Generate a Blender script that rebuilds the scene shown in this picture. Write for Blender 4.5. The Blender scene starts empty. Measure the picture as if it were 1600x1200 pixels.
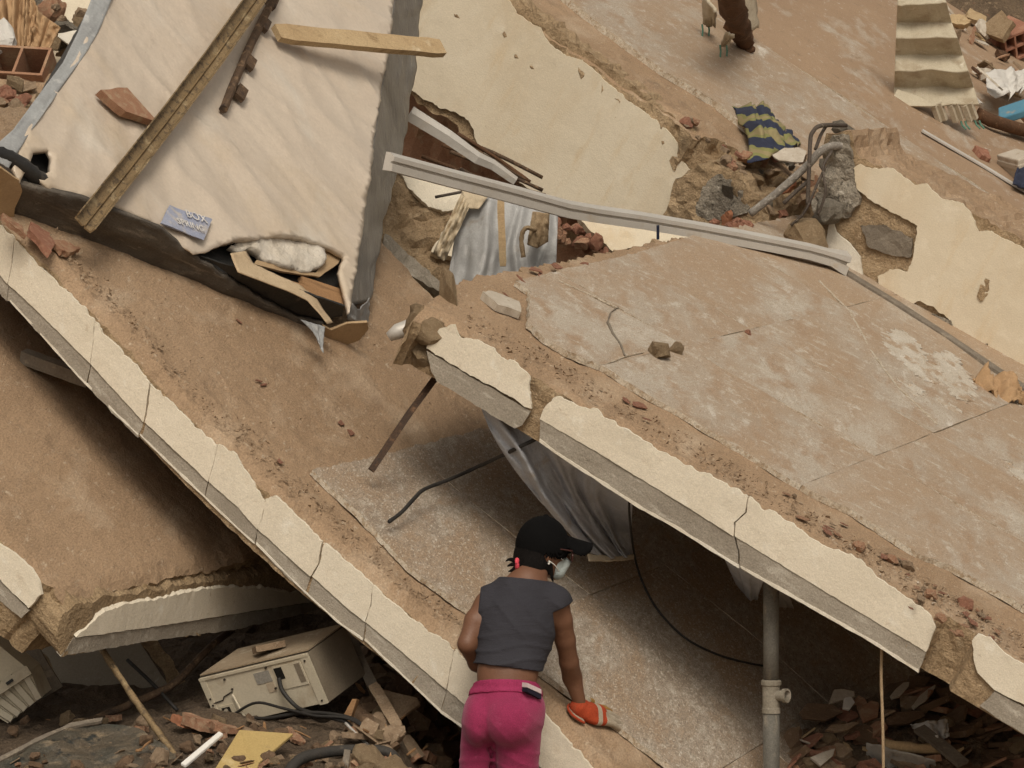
import bpy, bmesh, math, random
import numpy as np
from mathutils import Vector, Matrix, noise, geometry, Quaternion

# ------------------------------------------------------------------ camera, sky, sun, exposure
scn = bpy.context.scene
COL = scn.collection
CAM = Vector((0.0, -12.0, 2.1)); FPX = 4920.0          # focal length in photo pixels (1600 wide)
cd = bpy.data.cameras.new('camera'); cam = bpy.data.objects.new('camera', cd); COL.objects.link(cam)
cam.location = CAM; cam.rotation_euler = (math.radians(90), 0, 0)
cd.sensor_width = 36.0; cd.lens = 36.0 * FPX / 1600.0; cd.clip_start = 0.1; cd.clip_end = 2000
scn.camera = cam
SUN_DIR = Vector((0.04, -0.70, 0.71)).normalized()        # towards the sun (veiled by cloud)
wd = bpy.data.worlds.new('World'); scn.world = wd; wd.use_nodes = True
wn = wd.node_tree; wn.nodes.clear()
sky = wn.nodes.new('ShaderNodeTexSky'); sky.sky_type = 'NISHITA'; sky.sun_disc = False
sky.sun_elevation = math.asin(SUN_DIR.z); sky.sun_rotation = math.atan2(SUN_DIR.x, SUN_DIR.y)
sky.air_density = 1.0; sky.dust_density = 6.0; sky.ozone_density = 1.0
hs = wn.nodes.new('ShaderNodeHueSaturation'); hs.inputs['Saturation'].default_value = 0.10
bg = wn.nodes.new('ShaderNodeBackground'); bg.inputs['Strength'].default_value = 0.125
wo = wn.nodes.new('ShaderNodeOutputWorld')
tn = wn.nodes.new('ShaderNodeMix'); tn.data_type = 'RGBA'; tn.blend_type = 'MULTIPLY'; tn.inputs[0].default_value = 1.0; tn.inputs[7].default_value = (1.0, .935, .83, 1)   # dusty overcast
wn.links.new(sky.outputs[0], hs.inputs['Color']); wn.links.new(hs.outputs[0], tn.inputs[6]); wn.links.new(tn.outputs[2], bg.inputs['Color']); wn.links.new(bg.outputs[0], wo.inputs['Surface'])
sl = bpy.data.lights.new('sun', 'SUN'); sl.energy = 1.5; sl.angle = math.radians(20); sl.color = (1.0, 0.90, 0.75)
so = bpy.data.objects.new('sun', sl); COL.objects.link(so); so.location = (3, -3, 12)
so.rotation_euler = SUN_DIR.to_track_quat('Z', 'Y').to_euler()
vs = scn.view_settings; vs.view_transform = 'Standard'; vs.look = 'None'; vs.gamma = 1.0; vs.use_curve_mapping = False
vs.exposure = -0.30

# ------------------------------------------------------------------ materials
MATS = {}
def M(name, c1, c2=None, s1=3.0, mixes=(), grain=(160, .25), bumps=((60, .004),), rough=.92, metal=0.0, spec=.3,
      stretch=(1, 1, 1), det=6, trans=0.0, alpha=1.0, sub=0.0, coat=0.0, lay=None):
    if name in MATS: return MATS[name]
    m = bpy.data.materials.new(name); m.use_nodes = True; nt = m.node_tree; nt.nodes.clear()
    N = nt.nodes.new; L = nt.links.new
    out = N('ShaderNodeOutputMaterial'); p = N('ShaderNodeBsdfPrincipled'); L(p.outputs[0], out.inputs[0])
    tc = N('ShaderNodeTexCoord'); oi = N('ShaderNodeObjectInfo')
    rv = N('ShaderNodeVectorMath'); rv.operation = 'SCALE'; rv.inputs[0].default_value = (13.7, 7.3, 21.1); L(oi.outputs['Random'], rv.inputs['Scale'])
    av = N('ShaderNodeVectorMath'); av.operation = 'ADD'; L(tc.outputs['Object'], av.inputs[0]); L(rv.outputs[0], av.inputs[1])
    src = av.outputs[0]
    if lay:                                               # grain of a laid floor runs across the slab
        m0 = N('ShaderNodeMapping'); m0.inputs['Rotation'].default_value = (0, 0, math.radians(-17)); L(src, m0.inputs['Vector'])
        m1 = N('ShaderNodeMapping'); m1.inputs['Scale'].default_value = (1, lay, 1); L(m0.outputs[0], m1.inputs['Vector']); src = m1.outputs[0]
    def nz(scale, st=(1, 1, 1), detail=6, ro=.6, dist=0.0):
        mp = N('ShaderNodeMapping'); mp.inputs['Scale'].default_value = st; L(src, mp.inputs['Vector'])
        n = N('ShaderNodeTexNoise'); n.inputs['Scale'].default_value = scale; n.inputs['Detail'].default_value = detail
        n.inputs['Roughness'].default_value = ro; n.inputs['Distortion'].default_value = dist; L(mp.outputs[0], n.inputs['Vector']); return n.outputs['Fac']
    def rng(src, lo, hi, a=0.0, b=1.0):
        r = N('ShaderNodeMapRange'); r.inputs['From Min'].default_value = lo; r.inputs['From Max'].default_value = hi
        r.inputs['To Min'].default_value = a; r.inputs['To Max'].default_value = b; L(src, r.inputs['Value']); return r.outputs[0]
    def mix(f, a, b, mode='MIX'):
        x = N('ShaderNodeMix'); x.data_type = 'RGBA'; x.blend_type = mode
        for s, v in ((x.inputs[0], f), (x.inputs[6], a), (x.inputs[7], b)):
            if isinstance(v, (int, float)): s.default_value = v
            elif isinstance(v, tuple): s.default_value = v + (1,) if len(v) == 3 else v
            else: L(v, s)
        return x.outputs[2]
    c = mix(rng(nz(s1, stretch, det), .32, .68), c1, c2 if c2 else c1)
    for q in mixes:
        col, sc, lo, hi = q[:4]; st = q[4] if len(q) > 4 else (1, 1, 1); de = q[5] if len(q) > 5 else 7
        c = mix(rng(nz(sc, st, de, .62, .3), lo, hi), c, col)
    if grain:
        g = rng(nz(grain[0], (1, 1, 1), 3, .7), .3, .7, 1 - grain[1], 1 + grain[1])
        gc = N('ShaderNodeCombineColor'); [L(g, gc.inputs[i]) for i in range(3)]
        c = mix(1.0, c, gc.outputs[0], 'MULTIPLY')
    L(c, p.inputs['Base Color'])
    p.inputs['Roughness'].default_value = rough; p.inputs['Metallic'].default_value = metal
    p.inputs['Specular IOR Level'].default_value = spec; p.inputs['Alpha'].default_value = alpha
    p.inputs['Transmission Weight'].default_value = trans; p.inputs['Coat Weight'].default_value = coat
    last = None
    for b in bumps:
        sc, di = b[:2]; st = b[2] if len(b) > 2 else (1, 1, 1)
        bn = N('ShaderNodeBump'); bn.inputs['Strength'].default_value = 1.0; bn.inputs['Distance'].default_value = di
        L(nz(sc, st, 5, .6), bn.inputs['Height'])
        if last: L(last, bn.inputs['Normal'])
        last = bn.outputs[0]
    if last: L(last, p.inputs['Normal'])
    if name == 'trousers': p.inputs['Sheen Weight'].default_value = .25; p.inputs['Sheen Tint'].default_value = (1, .6, .75, 1)
    MATS[name] = m; return m

# dusty floor screed, terrazzo tile, plaster, concrete ...
DUST = (.330, .222, .140); DUST2 = (.255, .168, .104); PALE = (.46, .40, .33)
M('screed', (.36, .25, .160), (.285, .192, .118), 1.6, [((.425, .325, .23), 4, .52, .72, (1, 1, 1), 12), ((.235, .160, .102), 7, .56, .74, (1, 1, 1), 12), ((.46, .37, .275), 40, .60, .72), ((.20, .14, .092), 55, .64, .72), ((.33, .185, .125), 3.4, .69, .8)], (150, .26), ((9, .008), (45, .005), (150, .004)), lay=.45)
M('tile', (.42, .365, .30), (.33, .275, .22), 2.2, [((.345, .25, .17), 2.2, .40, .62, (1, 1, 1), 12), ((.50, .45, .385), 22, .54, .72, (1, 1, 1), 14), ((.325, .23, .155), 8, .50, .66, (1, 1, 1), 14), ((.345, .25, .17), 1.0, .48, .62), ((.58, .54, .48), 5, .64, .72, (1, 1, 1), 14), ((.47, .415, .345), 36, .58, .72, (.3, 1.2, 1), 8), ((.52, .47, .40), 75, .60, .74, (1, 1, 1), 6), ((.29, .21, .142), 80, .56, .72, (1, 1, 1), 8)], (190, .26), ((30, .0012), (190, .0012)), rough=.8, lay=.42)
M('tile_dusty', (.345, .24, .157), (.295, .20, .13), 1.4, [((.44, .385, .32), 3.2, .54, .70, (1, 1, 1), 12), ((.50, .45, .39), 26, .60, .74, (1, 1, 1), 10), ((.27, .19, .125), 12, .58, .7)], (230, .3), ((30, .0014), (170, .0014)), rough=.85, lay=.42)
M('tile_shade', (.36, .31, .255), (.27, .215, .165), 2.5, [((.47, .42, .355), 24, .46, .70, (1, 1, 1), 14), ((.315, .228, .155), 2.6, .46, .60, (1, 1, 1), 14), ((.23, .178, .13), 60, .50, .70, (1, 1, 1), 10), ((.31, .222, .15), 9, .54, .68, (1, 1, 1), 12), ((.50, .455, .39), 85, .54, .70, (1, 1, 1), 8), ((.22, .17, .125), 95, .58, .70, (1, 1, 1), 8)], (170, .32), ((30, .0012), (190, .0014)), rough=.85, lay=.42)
M('tile_edge', (.55, .50, .42), (.42, .34, .25), 14, [((.33, .25, .17), 40, .5, .62)], (150, .3), ((70, .006),))
M('plaster', (.72, .655, .54), (.66, .59, .475), 2.0, [((.56, .46, .34), 5, .60, .80), ((.77, .73, .64), 11, .58, .75), ((.50, .42, .32), 45, .66, .74), ((.46, .36, .25), 13, .66, .74), ((.40, .30, .20), 90, .70, .75)], (160, .12), ((38, .0022), (150, .0015)), rough=.95)
M('plaster_warm', (.66, .585, .46), (.61, .53, .405), 1.3, [((.56, .45, .31), 2, .50, .74, (1, 1, .5)), ((.69, .62, .50), 7, .55, .75), ((.50, .41, .29), 40, .66, .76), ((.60, .49, .34), 5, .56, .72, (2.2, 1, .5))], (140, .08), ((22, .0015), (120, .0015)), rough=.95)
M('plaster_white', (.70, .66, .58), (.64, .58, .48), 3, [((.52, .44, .33), 9, .6, .75)], (120, .1), ((40, .004),))
M('concrete', (.36, .32, .265), (.27, .235, .19), 3.0, [((.44, .40, .34), 18, .56, .7, (.4, 1, 1.5)), ((.20, .165, .125), 7, .6, .75, (.4, 1, 1))], (150, .22), ((30, .004), (120, .002)))
M('concrete_dark', (.22, .185, .145), (.155, .128, .10), 3.0, [((.28, .24, .19), 14, .56, .7)], (150, .22), ((25, .006), (110, .003)))
M('mortar', (.375, .275, .170), (.295, .205, .120), 6.0, [((.46, .35, .23), 22, .55, .7), ((.19, .13, .075), 30, .62, .72)], (110, .3), ((20, .014), (60, .010), (140, .005)))
M('mortar_yellow', (.35, .255, .155), (.26, .182, .105), 7.0, [((.19, .125, .06), 26, .58, .7)], (110, .3), ((24, .016), (70, .010)))
M('mortar_grey', (.34, .30, .245), (.22, .19, .15), 9.0, [((.10, .088, .07), 34, .56, .66), ((.47, .43, .37), 50, .58, .7)], (120, .35), ((26, .02), (80, .012)))
M('brick', (.315, .150, .098), (.255, .118, .078), 6.0, [((.38, .22, .145), 9, .52, .7)], (120, .2), ((50, .003), (14, .004, (1, 8, 1))))
M('brick_dusty', (.33, .185, .115), (.27, .14, .085), 5.0, [((.37, .26, .17), 8, .48, .66)], (120, .2), ((50, .004),))
M('brick_orange', (.39, .175, .095), (.33, .14, .078), 6.0, [((.40, .25, .16), 10, .6, .75)], (120, .2), ((50, .003),))
M('shard_dusty', (.31, .225, .15), (.22, .152, .097), 5.0, [((.38, .30, .22), 12, .55, .7)], (120, .25), ((40, .006),))
M('shard_pale', (.52, .47, .40), (.42, .36, .29), 5.0, [((.33, .25, .175), 9, .58, .74)], (120, .15), ((40, .004),))
M('shard_brown', (.18, .115, .07), (.125, .08, .05), 5.0, [((.26, .18, .12), 10, .56, .7)], (120, .25), ((40, .006),))
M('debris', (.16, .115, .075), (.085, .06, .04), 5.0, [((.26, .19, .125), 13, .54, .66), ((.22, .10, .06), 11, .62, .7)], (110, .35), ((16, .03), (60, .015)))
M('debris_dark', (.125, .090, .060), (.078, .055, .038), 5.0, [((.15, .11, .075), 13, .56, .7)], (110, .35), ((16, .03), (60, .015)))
M('ground', (.36, .28, .20), (.29, .22, .15), 0.8, [((.33, .25, .17), 3, .55, .7)], (60, .3), ((6, .03), (30, .012)))
M('plastic_film', (.585, .505, .42), (.54, .455, .37), 1.6, [((.50, .405, .29), 1.6, .54, .80), ((.61, .565, .50), 2.2, .56, .80), ((.43, .335, .23), 9, .66, .80), ((.40, .31, .21), 34, .68, .78)], (60, .06), ((16, .003), (60, .0012)), rough=.36, spec=.5)
M('film_grey', (.20, .185, .165), (.125, .115, .105), 5, [((.34, .32, .285), 11, .58, .74, (2.5, .6, 1)), ((.11, .10, .092), 7, .6, .7)], (90, .12), ((10, .012, (3, .6, 1)), (50, .004)), rough=.35, spec=.5)
M('film_blue', (.36, .37, .375), (.27, .275, .28), 5, [((.48, .48, .47), 12, .56, .72)], (90, .12), ((14, .008),), rough=.4, spec=.5)
M('side_cloth', (.115, .098, .080), (.062, .053, .045), 5, [((.235, .20, .16), 9, .55, .72, (.5, 1, 2.5)), ((.30, .27, .235), 30, .64, .74, (.5, 1, 2))], (140, .25), ((12, .008, (.5, 1, 3)), (60, .003)), rough=.6, spec=.4)
M('opening_shade', (.012, .011, .010), None, 3, (), (80, .2), ((20, .004),), rough=.5)  # near-black colour standing in for the shade inside openings
M('black_plastic', (.020, .020, .021), (.035, .033, .03), 4, [((.12, .10, .08), 12, .6, .75)], (120, .2), ((30, .003),), rough=.4)
M('cardboard', (.42, .30, .18), (.36, .25, .145), 4, [((.30, .20, .115), 11, .6, .74)], (120, .12), ((30, .003),))
M('cardboard_pale', (.52, .405, .27), (.45, .34, .22), 4, [((.36, .26, .16), 11, .6, .74)], (120, .12), ((30, .004),))
M('padding', (.62, .58, .52), (.53, .47, .39), 5, (), (80, .08), ((24, .012),))
M('wood', (.36, .21, .105), (.27, .15, .072), 5, [((.18, .10, .05), 16, .58, .7, (.12, 1, 1))], (120, .15), ((40, .004, (.08, 1, 1)),), stretch=(.2, 1, 1))
M('wood_pale', (.46, .345, .205), (.37, .26, .145), 5, [((.27, .185, .10), 18, .56, .7, (.12, 1, 1)), ((.53, .43, .29), 9, .6, .72)], (120, .18), ((40, .004, (.08, 1, 1)),), stretch=(.2, 1, 1))
M('wood_dark', (.13, .066, .035), (.075, .04, .022), 4, [((.20, .105, .055), 9, .56, .7, (1, 1, .25)), ((.23, .15, .09), 22, .64, .72)], (120, .2), ((16, .012, (1, 1, .3)), (60, .005)))
M('rust_gold', (.29, .205, .112), (.20, .14, .076), 6, [((.115, .082, .052), 30, .54, .62), ((.46, .36, .22), 12, .56, .7), ((.10, .075, .05), 90, .60, .68)], (150, .3), ((60, .002),), rough=.62, metal=.25)
M('rust_brown', (.13, .082, .05), (.075, .05, .034), 9, [((.25, .165, .10), 24, .54, .66), ((.05, .035, .027), 18, .56, .68)], (150, .3), ((60, .004),), rough=.75, metal=.2)
M('rust_bar', (.070, .040, .024), (.045, .028, .020), 14, [((.16, .09, .05), 38, .54, .68), ((.035, .026, .022), 30, .58, .68)], (150, .35), ((60, .004),), rough=.7, metal=.15)
M('rebar', (.115, .092, .075), (.075, .06, .05), 9, [((.25, .215, .175), 40, .58, .7)], (150, .3), ((90, .006),), rough=.75, metal=.2)
M('rebar_grey', (.28, .255, .225), (.20, .178, .155), 9, [((.42, .39, .35), 40, .55, .66), ((.13, .11, .09), 22, .6, .7)], (150, .3), ((120, .006),), rough=.8)
M('aluminium', (.56, .535, .50), (.48, .45, .41), 3, [((.46, .385, .295), 9, .58, .76, (.3, 1, 1))], (120, .06), ((40, .0015),), rough=.5, metal=.25)
M('curtain_silver', (.40, .40, .40), (.31, .31, .31), 4, [((.52, .52, .515), 7, .56, .72, (2.5, 2.5, .5)), ((.26, .215, .165), 5, .6, .75)], (120, .1), ((60, .002),), rough=.52, spec=.4)
M('curtain_lining', (.56, .48, .36), (.49, .40, .28), 5, [((.36, .27, .17), 12, .6, .72)], (120, .12), ((60, .002),))
M('curtain_grey', (.45, .46, .50), (.35, .36, .39), 4, [((.47, .48, .505), 9, .56, .72), ((.33, .27, .205), 6, .60, .76)], (150, .14), ((22, .007), (90, .003)), rough=.95, spec=.12)
M('rope', (.38, .285, .18), (.30, .215, .13), 30, (), (200, .3), ((200, .004),))
M('pipe', (.155, .145, .125), (.105, .097, .083), 7, [((.24, .205, .16), 15, .54, .68, (1, 1, .5)), ((.36, .35, .32), 30, .66, .74), ((.24, .165, .10), 8, .62, .76)], (140, .25), ((60, .003),), rough=.7, metal=.2)
M('pipe_joint', (.25, .225, .18), (.18, .155, .12), 9, [((.34, .30, .25), 20, .56, .7), ((.23, .14, .08), 12, .62, .74)], (140, .22), ((60, .004),), rough=.75, metal=.1)
M('cable', (.022, .020, .019), (.035, .032, .029), 9, (), (120, .2), ((60, .001),), rough=.6)
M('appliance', (.56, .50, .39), (.48, .42, .315), 4, [((.38, .30, .21), 7, .56, .74), ((.30, .22, .145), 30, .68, .76)], (120, .08), ((60, .001),), rough=.55)
M('appliance_top', (.33, .26, .18), (.24, .18, .12), 6, [((.46, .40, .31), 9, .58, .72)], (120, .2), ((60, .003),))
M('appliance_side', (.24, .20, .15), (.18, .145, .105), 4, [((.30, .25, .19), 9, .58, .72)], (120, .12), ((60, .002),), rough=.75)
M('label_grey', (.30, .28, .245), (.245, .225, .195), 30, (), (150, .2), ((60, .001),))
M('label_tan', (.42, .34, .25), None, 9, (), (150, .12), ())
M('screw', (.06, .05, .04), None, 9, (), (150, .2), (), rough=.6, metal=.4)
M('panel_grey', (.33, .295, .245), (.27, .235, .19), 2.5, [((.20, .165, .125), 9, .6, .72), ((.38, .34, .285), 20, .58, .7)], (150, .12), ((60, .002),), rough=.8)
M('glass_dirty', (.050, .052, .044), (.105, .082, .058), 6, [((.20, .155, .105), 9, .52, .66, (1, 2, 1)), ((.03, .032, .03), 16, .55, .65), ((.30, .27, .23), 50, .66, .74, (.4, 2, 1))], (120, .35), ((30, .006), (90, .004)), rough=.35, spec=.5)
M('white_plastic', (.74, .73, .70), (.68, .66, .62), 6, [((.48, .42, .34), 14, .62, .76)], (120, .06), ((40, .001),), rough=.5)
M('board_yellow', (.47, .345, .145), (.41, .295, .12), 4, [((.34, .25, .12), 16, .58, .74), ((.52, .41, .22), 7, .6, .75)], (150, .14), ((60, .002),))
M('bag_white', (.42, .40, .37), (.35, .325, .29), 5, [((.26, .215, .165), 9, .58, .74)], (120, .08), ((18, .010), (50, .003)), rough=.6)
M('bag_print', (.05, .05, .055), None, 6, (), (120, .2), ())
M('corrugated', (.48, .43, .33), (.40, .345, .255), 3, [((.30, .24, .165), 6, .50, .70), ((.58, .53, .43), 14, .6, .74)], (130, .12), ((50, .002),), rough=.75)
M('corrugated_shaded', (.265, .225, .155), (.22, .182, .122), 4, [((.32, .275, .195), 14, .58, .72), ((.45, .41, .34), 40, .70, .76)], (130, .2), ((50, .002),), rough=.8)  # unused copy of the sheet's material with the folds' shade put into its colour
M('green_strap', (.075, .17, .125), (.12, .22, .165), 9, (), (150, .2), ())
M('foam_pale', (.50, .44, .345), (.41, .345, .255), 6, [((.30, .23, .155), 12, .58, .72)], (120, .15), ((26, .008),))
M('cloth_tan', (.42, .275, .155), (.35, .222, .12), 3, [((.28, .175, .095), 7, .58, .74)], (150, .1), ((70, .002),))
M('cloth_white', (.62, .60, .57), (.52, .49, .45), 3, [((.40, .34, .27), 8, .6, .75)], (150, .08), ((40, .004),))
M('blue_tray', (.09, .24, .35), (.11, .27, .37), 4, [((.34, .30, .24), 9, .62, .74)], (120, .08), (), rough=.4)
M('navy', (.018, .024, .05), (.03, .035, .06), 4, (), (120, .2), (), rough=.6)
M('skin', (.165, .078, .045), (.132, .060, .034), 7, [((.195, .095, .057), 14, .58, .72)], (260, .10), ((120, .0012),), rough=.5, spec=.4)
M('shirt', (.034, .033, .041), (.027, .026, .033), 6, (), (300, .22), ((9, .012, (.45, .45, 1.8)), (26, .003, (.5, .5, 1.6)), (240, .0012)), rough=.9)
M('trousers', (.275, .024, .082), (.225, .018, .066), 6, [((.34, .055, .125), 22, .58, .75), ((.55, .30, .36), 120, .72, .78)], (300, .30), ((10, .004, (.6, .6, 1.6)), (220, .0022)), rough=.9)
M('waistband', (.30, .030, .095), (.25, .022, .075), 8, (), (300, .25), ((60, .004, (1, 1, .4)), (200, .002)), rough=.9)
M('cap', (.0038, .0036, .0038), (.005, .0048, .005), 8, (), (260, .3), ((200, .0012),), rough=.95, spec=.08)
M('hair', (.005, .004, .0035), (.007, .0055, .005), 30, (), (220, .4), ((90, .006, (3, 3, .4)),), rough=.85, spec=.12)
M('hair_band', (.62, .07, .10), None, 8, (), (200, .2), ((90, .003),))
M('mask_fabric', (.40, .45, .45), (.35, .40, .40), 8, (), (200, .1), ((60, .002, (1, 1, 4)),))
M('elastic', (.60, .58, .54), None, 8, (), (200, .1), ())
M('glasses', (.045, .012, .010), None, 8, (), None, (), rough=.25, spec=.5)
M('stain', (.50, .455, .39), (.44, .385, .315), 9, [((.35, .26, .18), 12, .50, .62, (1, 1, 1), 12), ((.58, .54, .48), 20, .58, .70)], (160, .25), ((60, .002),), lay=.45)
M('lens', (.10, .085, .075), None, 8, (), None, (), rough=.08, spec=.5)
M('glove_orange', (.37, .055, .018), (.30, .042, .015), 9, [((.25, .06, .025), 22, .58, .72)], (220, .25), ((120, .003),), rough=.85)
M('glove_pale', (.40, .345, .27), (.33, .275, .205), 9, [((.24, .18, .12), 20, .6, .74)], (220, .2), ((120, .003),), rough=.9)
M('glove_ochre', (.33, .19, .055), (.27, .15, .045), 9, (), (220, .2), ((120, .003),), rough=.9)
M('trim_white', (.55, .45, .46), None, 9, (), (200, .1), ())
M('trim_navy', (.012, .010, .022), None, 9, (), (200, .1), ())
M('shoe', (.05, .05, .055), (.07, .07, .07), 9, (), (200, .2), ((60, .002),))
M('sticker', (.285, .315, .43), (.34, .36, .45), 7, [((.52, .47, .41), 10, .53, .66)], (120, .15), ((40, .001),), rough=.5)
M('sticker_print', (.62, .60, .58), None, 9, [((.42, .42, .47), 30, .54, .66)], (120, .1), ())
M('tyre', (.025, .024, .023), (.05, .043, .036), 9, [((.12, .095, .07), 14, .6, .74)], (120, .2), ((40, .004),), rough=.7)
M('grey_bar', (.20, .17, .135), (.14, .115, .09), 9, [((.28, .235, .18), 20, .56, .7)], (120, .2), ((60, .003),), rough=.75)

def camo_mat():
    m = bpy.data.materials.new('striped_cloth'); m.use_nodes = True; nt = m.node_tree; p = nt.nodes['Principled BSDF']
    tc = nt.nodes.new('ShaderNodeTexCoord'); w = nt.nodes.new('ShaderNodeTexWave'); w.wave_type = 'BANDS'; w.bands_direction = 'Z'
    w.inputs['Scale'].default_value = 2.5; w.inputs['Distortion'].default_value = 4.5; w.inputs['Detail'].default_value = 1.5; w.inputs['Detail Scale'].default_value = 2.0
    r = nt.nodes.new('ShaderNodeValToRGB'); e = r.color_ramp.elements; r.color_ramp.interpolation = 'CONSTANT'
    e[0].position = 0; e[0].color = (.022, .028, .058, 1); e[1].position = .47; e[1].color = (.215, .21, .075, 1)
    x = e.new(.86); x.color = (.27, .22, .11, 1)
    nt.links.new(tc.outputs['Object'], w.inputs['Vector']); nt.links.new(w.outputs['Color'], r.inputs[0]); nt.links.new(r.outputs[0], p.inputs['Base Color'])
    n = nt.nodes.new('ShaderNodeTexNoise'); n.inputs['Scale'].default_value = 180; b = nt.nodes.new('ShaderNodeBump'); b.inputs['Distance'].default_value = .002
    nt.links.new(n.outputs[0], b.inputs['Height']); nt.links.new(b.outputs[0], p.inputs['Normal']); p.inputs['Roughness'].default_value = .9
    MATS['striped_cloth'] = m
camo_mat()

# ------------------------------------------------------------------ helpers: projection and frames
def ray(px, py): return Vector(((px - 800) / FPX, 1.0, (600 - py) / FPX))
def W(px, py, Y): return CAM + ray(px, py) * (Y - CAM.y)                    # point seen at a photo pixel, at distance Y
def ppm(Y): return FPX / (Y - CAM.y)                                        # pixels per metre at depth Y
def arr(p): return np.array(p, float)

class Frame:
    """a slab's own axes: x along its front edge (downhill), y into it, z its normal"""
    def __init__(s, px, py, Y, u_slope, v, twist=0):
        v = Vector(v).normalized(); a = Vector((1, 0, -u_slope)); b = -(a.x * v.x + a.z * v.z) / v.y
        u = Vector((1, b, -u_slope)).normalized(); n = u.cross(v)
        s.o = W(px, py, Y); s.R = Matrix((u, v, n)).transposed(); s.Ri = s.R.transposed(); s.u, s.v, s.n = u, v, n
        s.M = Matrix.Translation(s.o) @ s.R.to_4x4()
    def loc(s, p): return s.Ri @ (p - s.o)
    def world(s, p): return s.o + s.R @ Vector(p)
    def _hit(s, px, py, ax, val):
        o = s.Ri @ (CAM - s.o); d = s.Ri @ ray(px, py); t = (val - o[ax]) / d[ax]; return o + d * t
    def top(s, px, py, h=0.0): p = s._hit(px, py, 2, h); return (p.x, p.y)
    def face(s, px, py, y=0.0): p = s._hit(px, py, 1, y); return (p.x, p.z)
    def end(s, px, py, x=0.0): p = s._hit(px, py, 0, x); return (p.y, p.z)
    def wtop(s, px, py, h=0.0): p = s._hit(px, py, 2, h); return s.world(p)
TOP = lambda a, b, h: (a, b, h)
def FACE(y0): return lambda a, b, h: (a, y0 - h, b)
def END(x0): return lambda a, b, h: (x0 + h, a, b)

# ------------------------------------------------------------------ helpers: objects
def link(o, parent=None):
    COL.objects.link(o)
    if parent is not None: o.parent = parent
    return o
def tag(o, label, cat, group=None, kind=None):
    if label: o['label'] = label
    if cat: o['category'] = cat
    if group: o['group'] = group
    if kind: o['kind'] = kind
    return o
def empty(name, mat4, label, cat, group=None):
    o = bpy.data.objects.new(name, None); o.empty_display_size = .1; link(o); o.matrix_world = mat4
    return tag(o, label, cat, group)
def meshobj(name, verts, faces, mat, parent=None, smooth=False, at=None):
    me = bpy.data.meshes.new(name); me.from_pydata([tuple(v) for v in verts], [], [tuple(f) for f in faces]); me.update()
    bm = bmesh.new(); bm.from_mesh(me); bmesh.ops.recalc_face_normals(bm, faces=bm.faces); bm.to_mesh(me); bm.free()
    me.materials.append(MATS[mat] if isinstance(mat, str) else mat)
    if smooth is True: me.polygons.foreach_set('use_smooth', [True] * len(me.polygons))
    o = bpy.data.objects.new(name, me); link(o, parent)
    if at is not None: o.location = at
    return o
def world_thing(name, verts, faces, mat, label, cat, group=None, smooth=False, base=None):
    """one-mesh thing from world-space vertices; its origin goes to its lowest middle"""
    V = np.array([tuple(v) for v in verts])
    if base is None: base = Vector(((V[:, 0].min() + V[:, 0].max()) / 2, (V[:, 1].min() + V[:, 1].max()) / 2, V[:, 2].min()))
    o = meshobj(name, V - np.array(base), faces, mat, None, smooth, base)
    return tag(o, label, cat, group)

# ------------------------------------------------------------------ helpers: jagged sheets
def nfr(x, y, z, o=4): return noise.fractal(Vector((x, y, z)), .9, 2.1, o)
def inside_poly(P, poly):
    x, y = P[:, 0], P[:, 1]; ins = np.zeros(len(P), bool); n = len(poly)
    for i in range(n):
        x1, y1 = poly[i]; x2, y2 = poly[(i + 1) % n]
        if y1 == y2: continue
        c = ((y1 > y) != (y2 > y)) & (x < (x2 - x1) * (y - y1) / (y2 - y1) + x1); ins ^= c
    return ins
def jag_outline(poly, step, jag, seed, freq=18.0):
    """jag: scalar or one amplitude per edge (edge i goes from point i to i+1)"""
    n = len(poly); J = jag if isinstance(jag, (list, tuple)) else [jag] * n
    out = []
    for i in range(n):
        a = Vector(poly[i]); b = Vector(poly[(i + 1) % n]); d = b - a; L = d.length
        if L < 1e-6: continue
        k = max(1, int(L / step)); nrm = Vector((-d.y, d.x)) / L; am = J[i % len(J)]
        for q in range(k):
            t = q / k; p = a + d * t
            if am: p = p + nrm * (am * (1.1 * nfr(p.x * freq, p.y * freq, seed, 4) + .5 * nfr(p.x * freq * .25, p.y * freq * .25, seed + 9, 2)))
            out.append((p.x, p.y))
    return out
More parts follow.
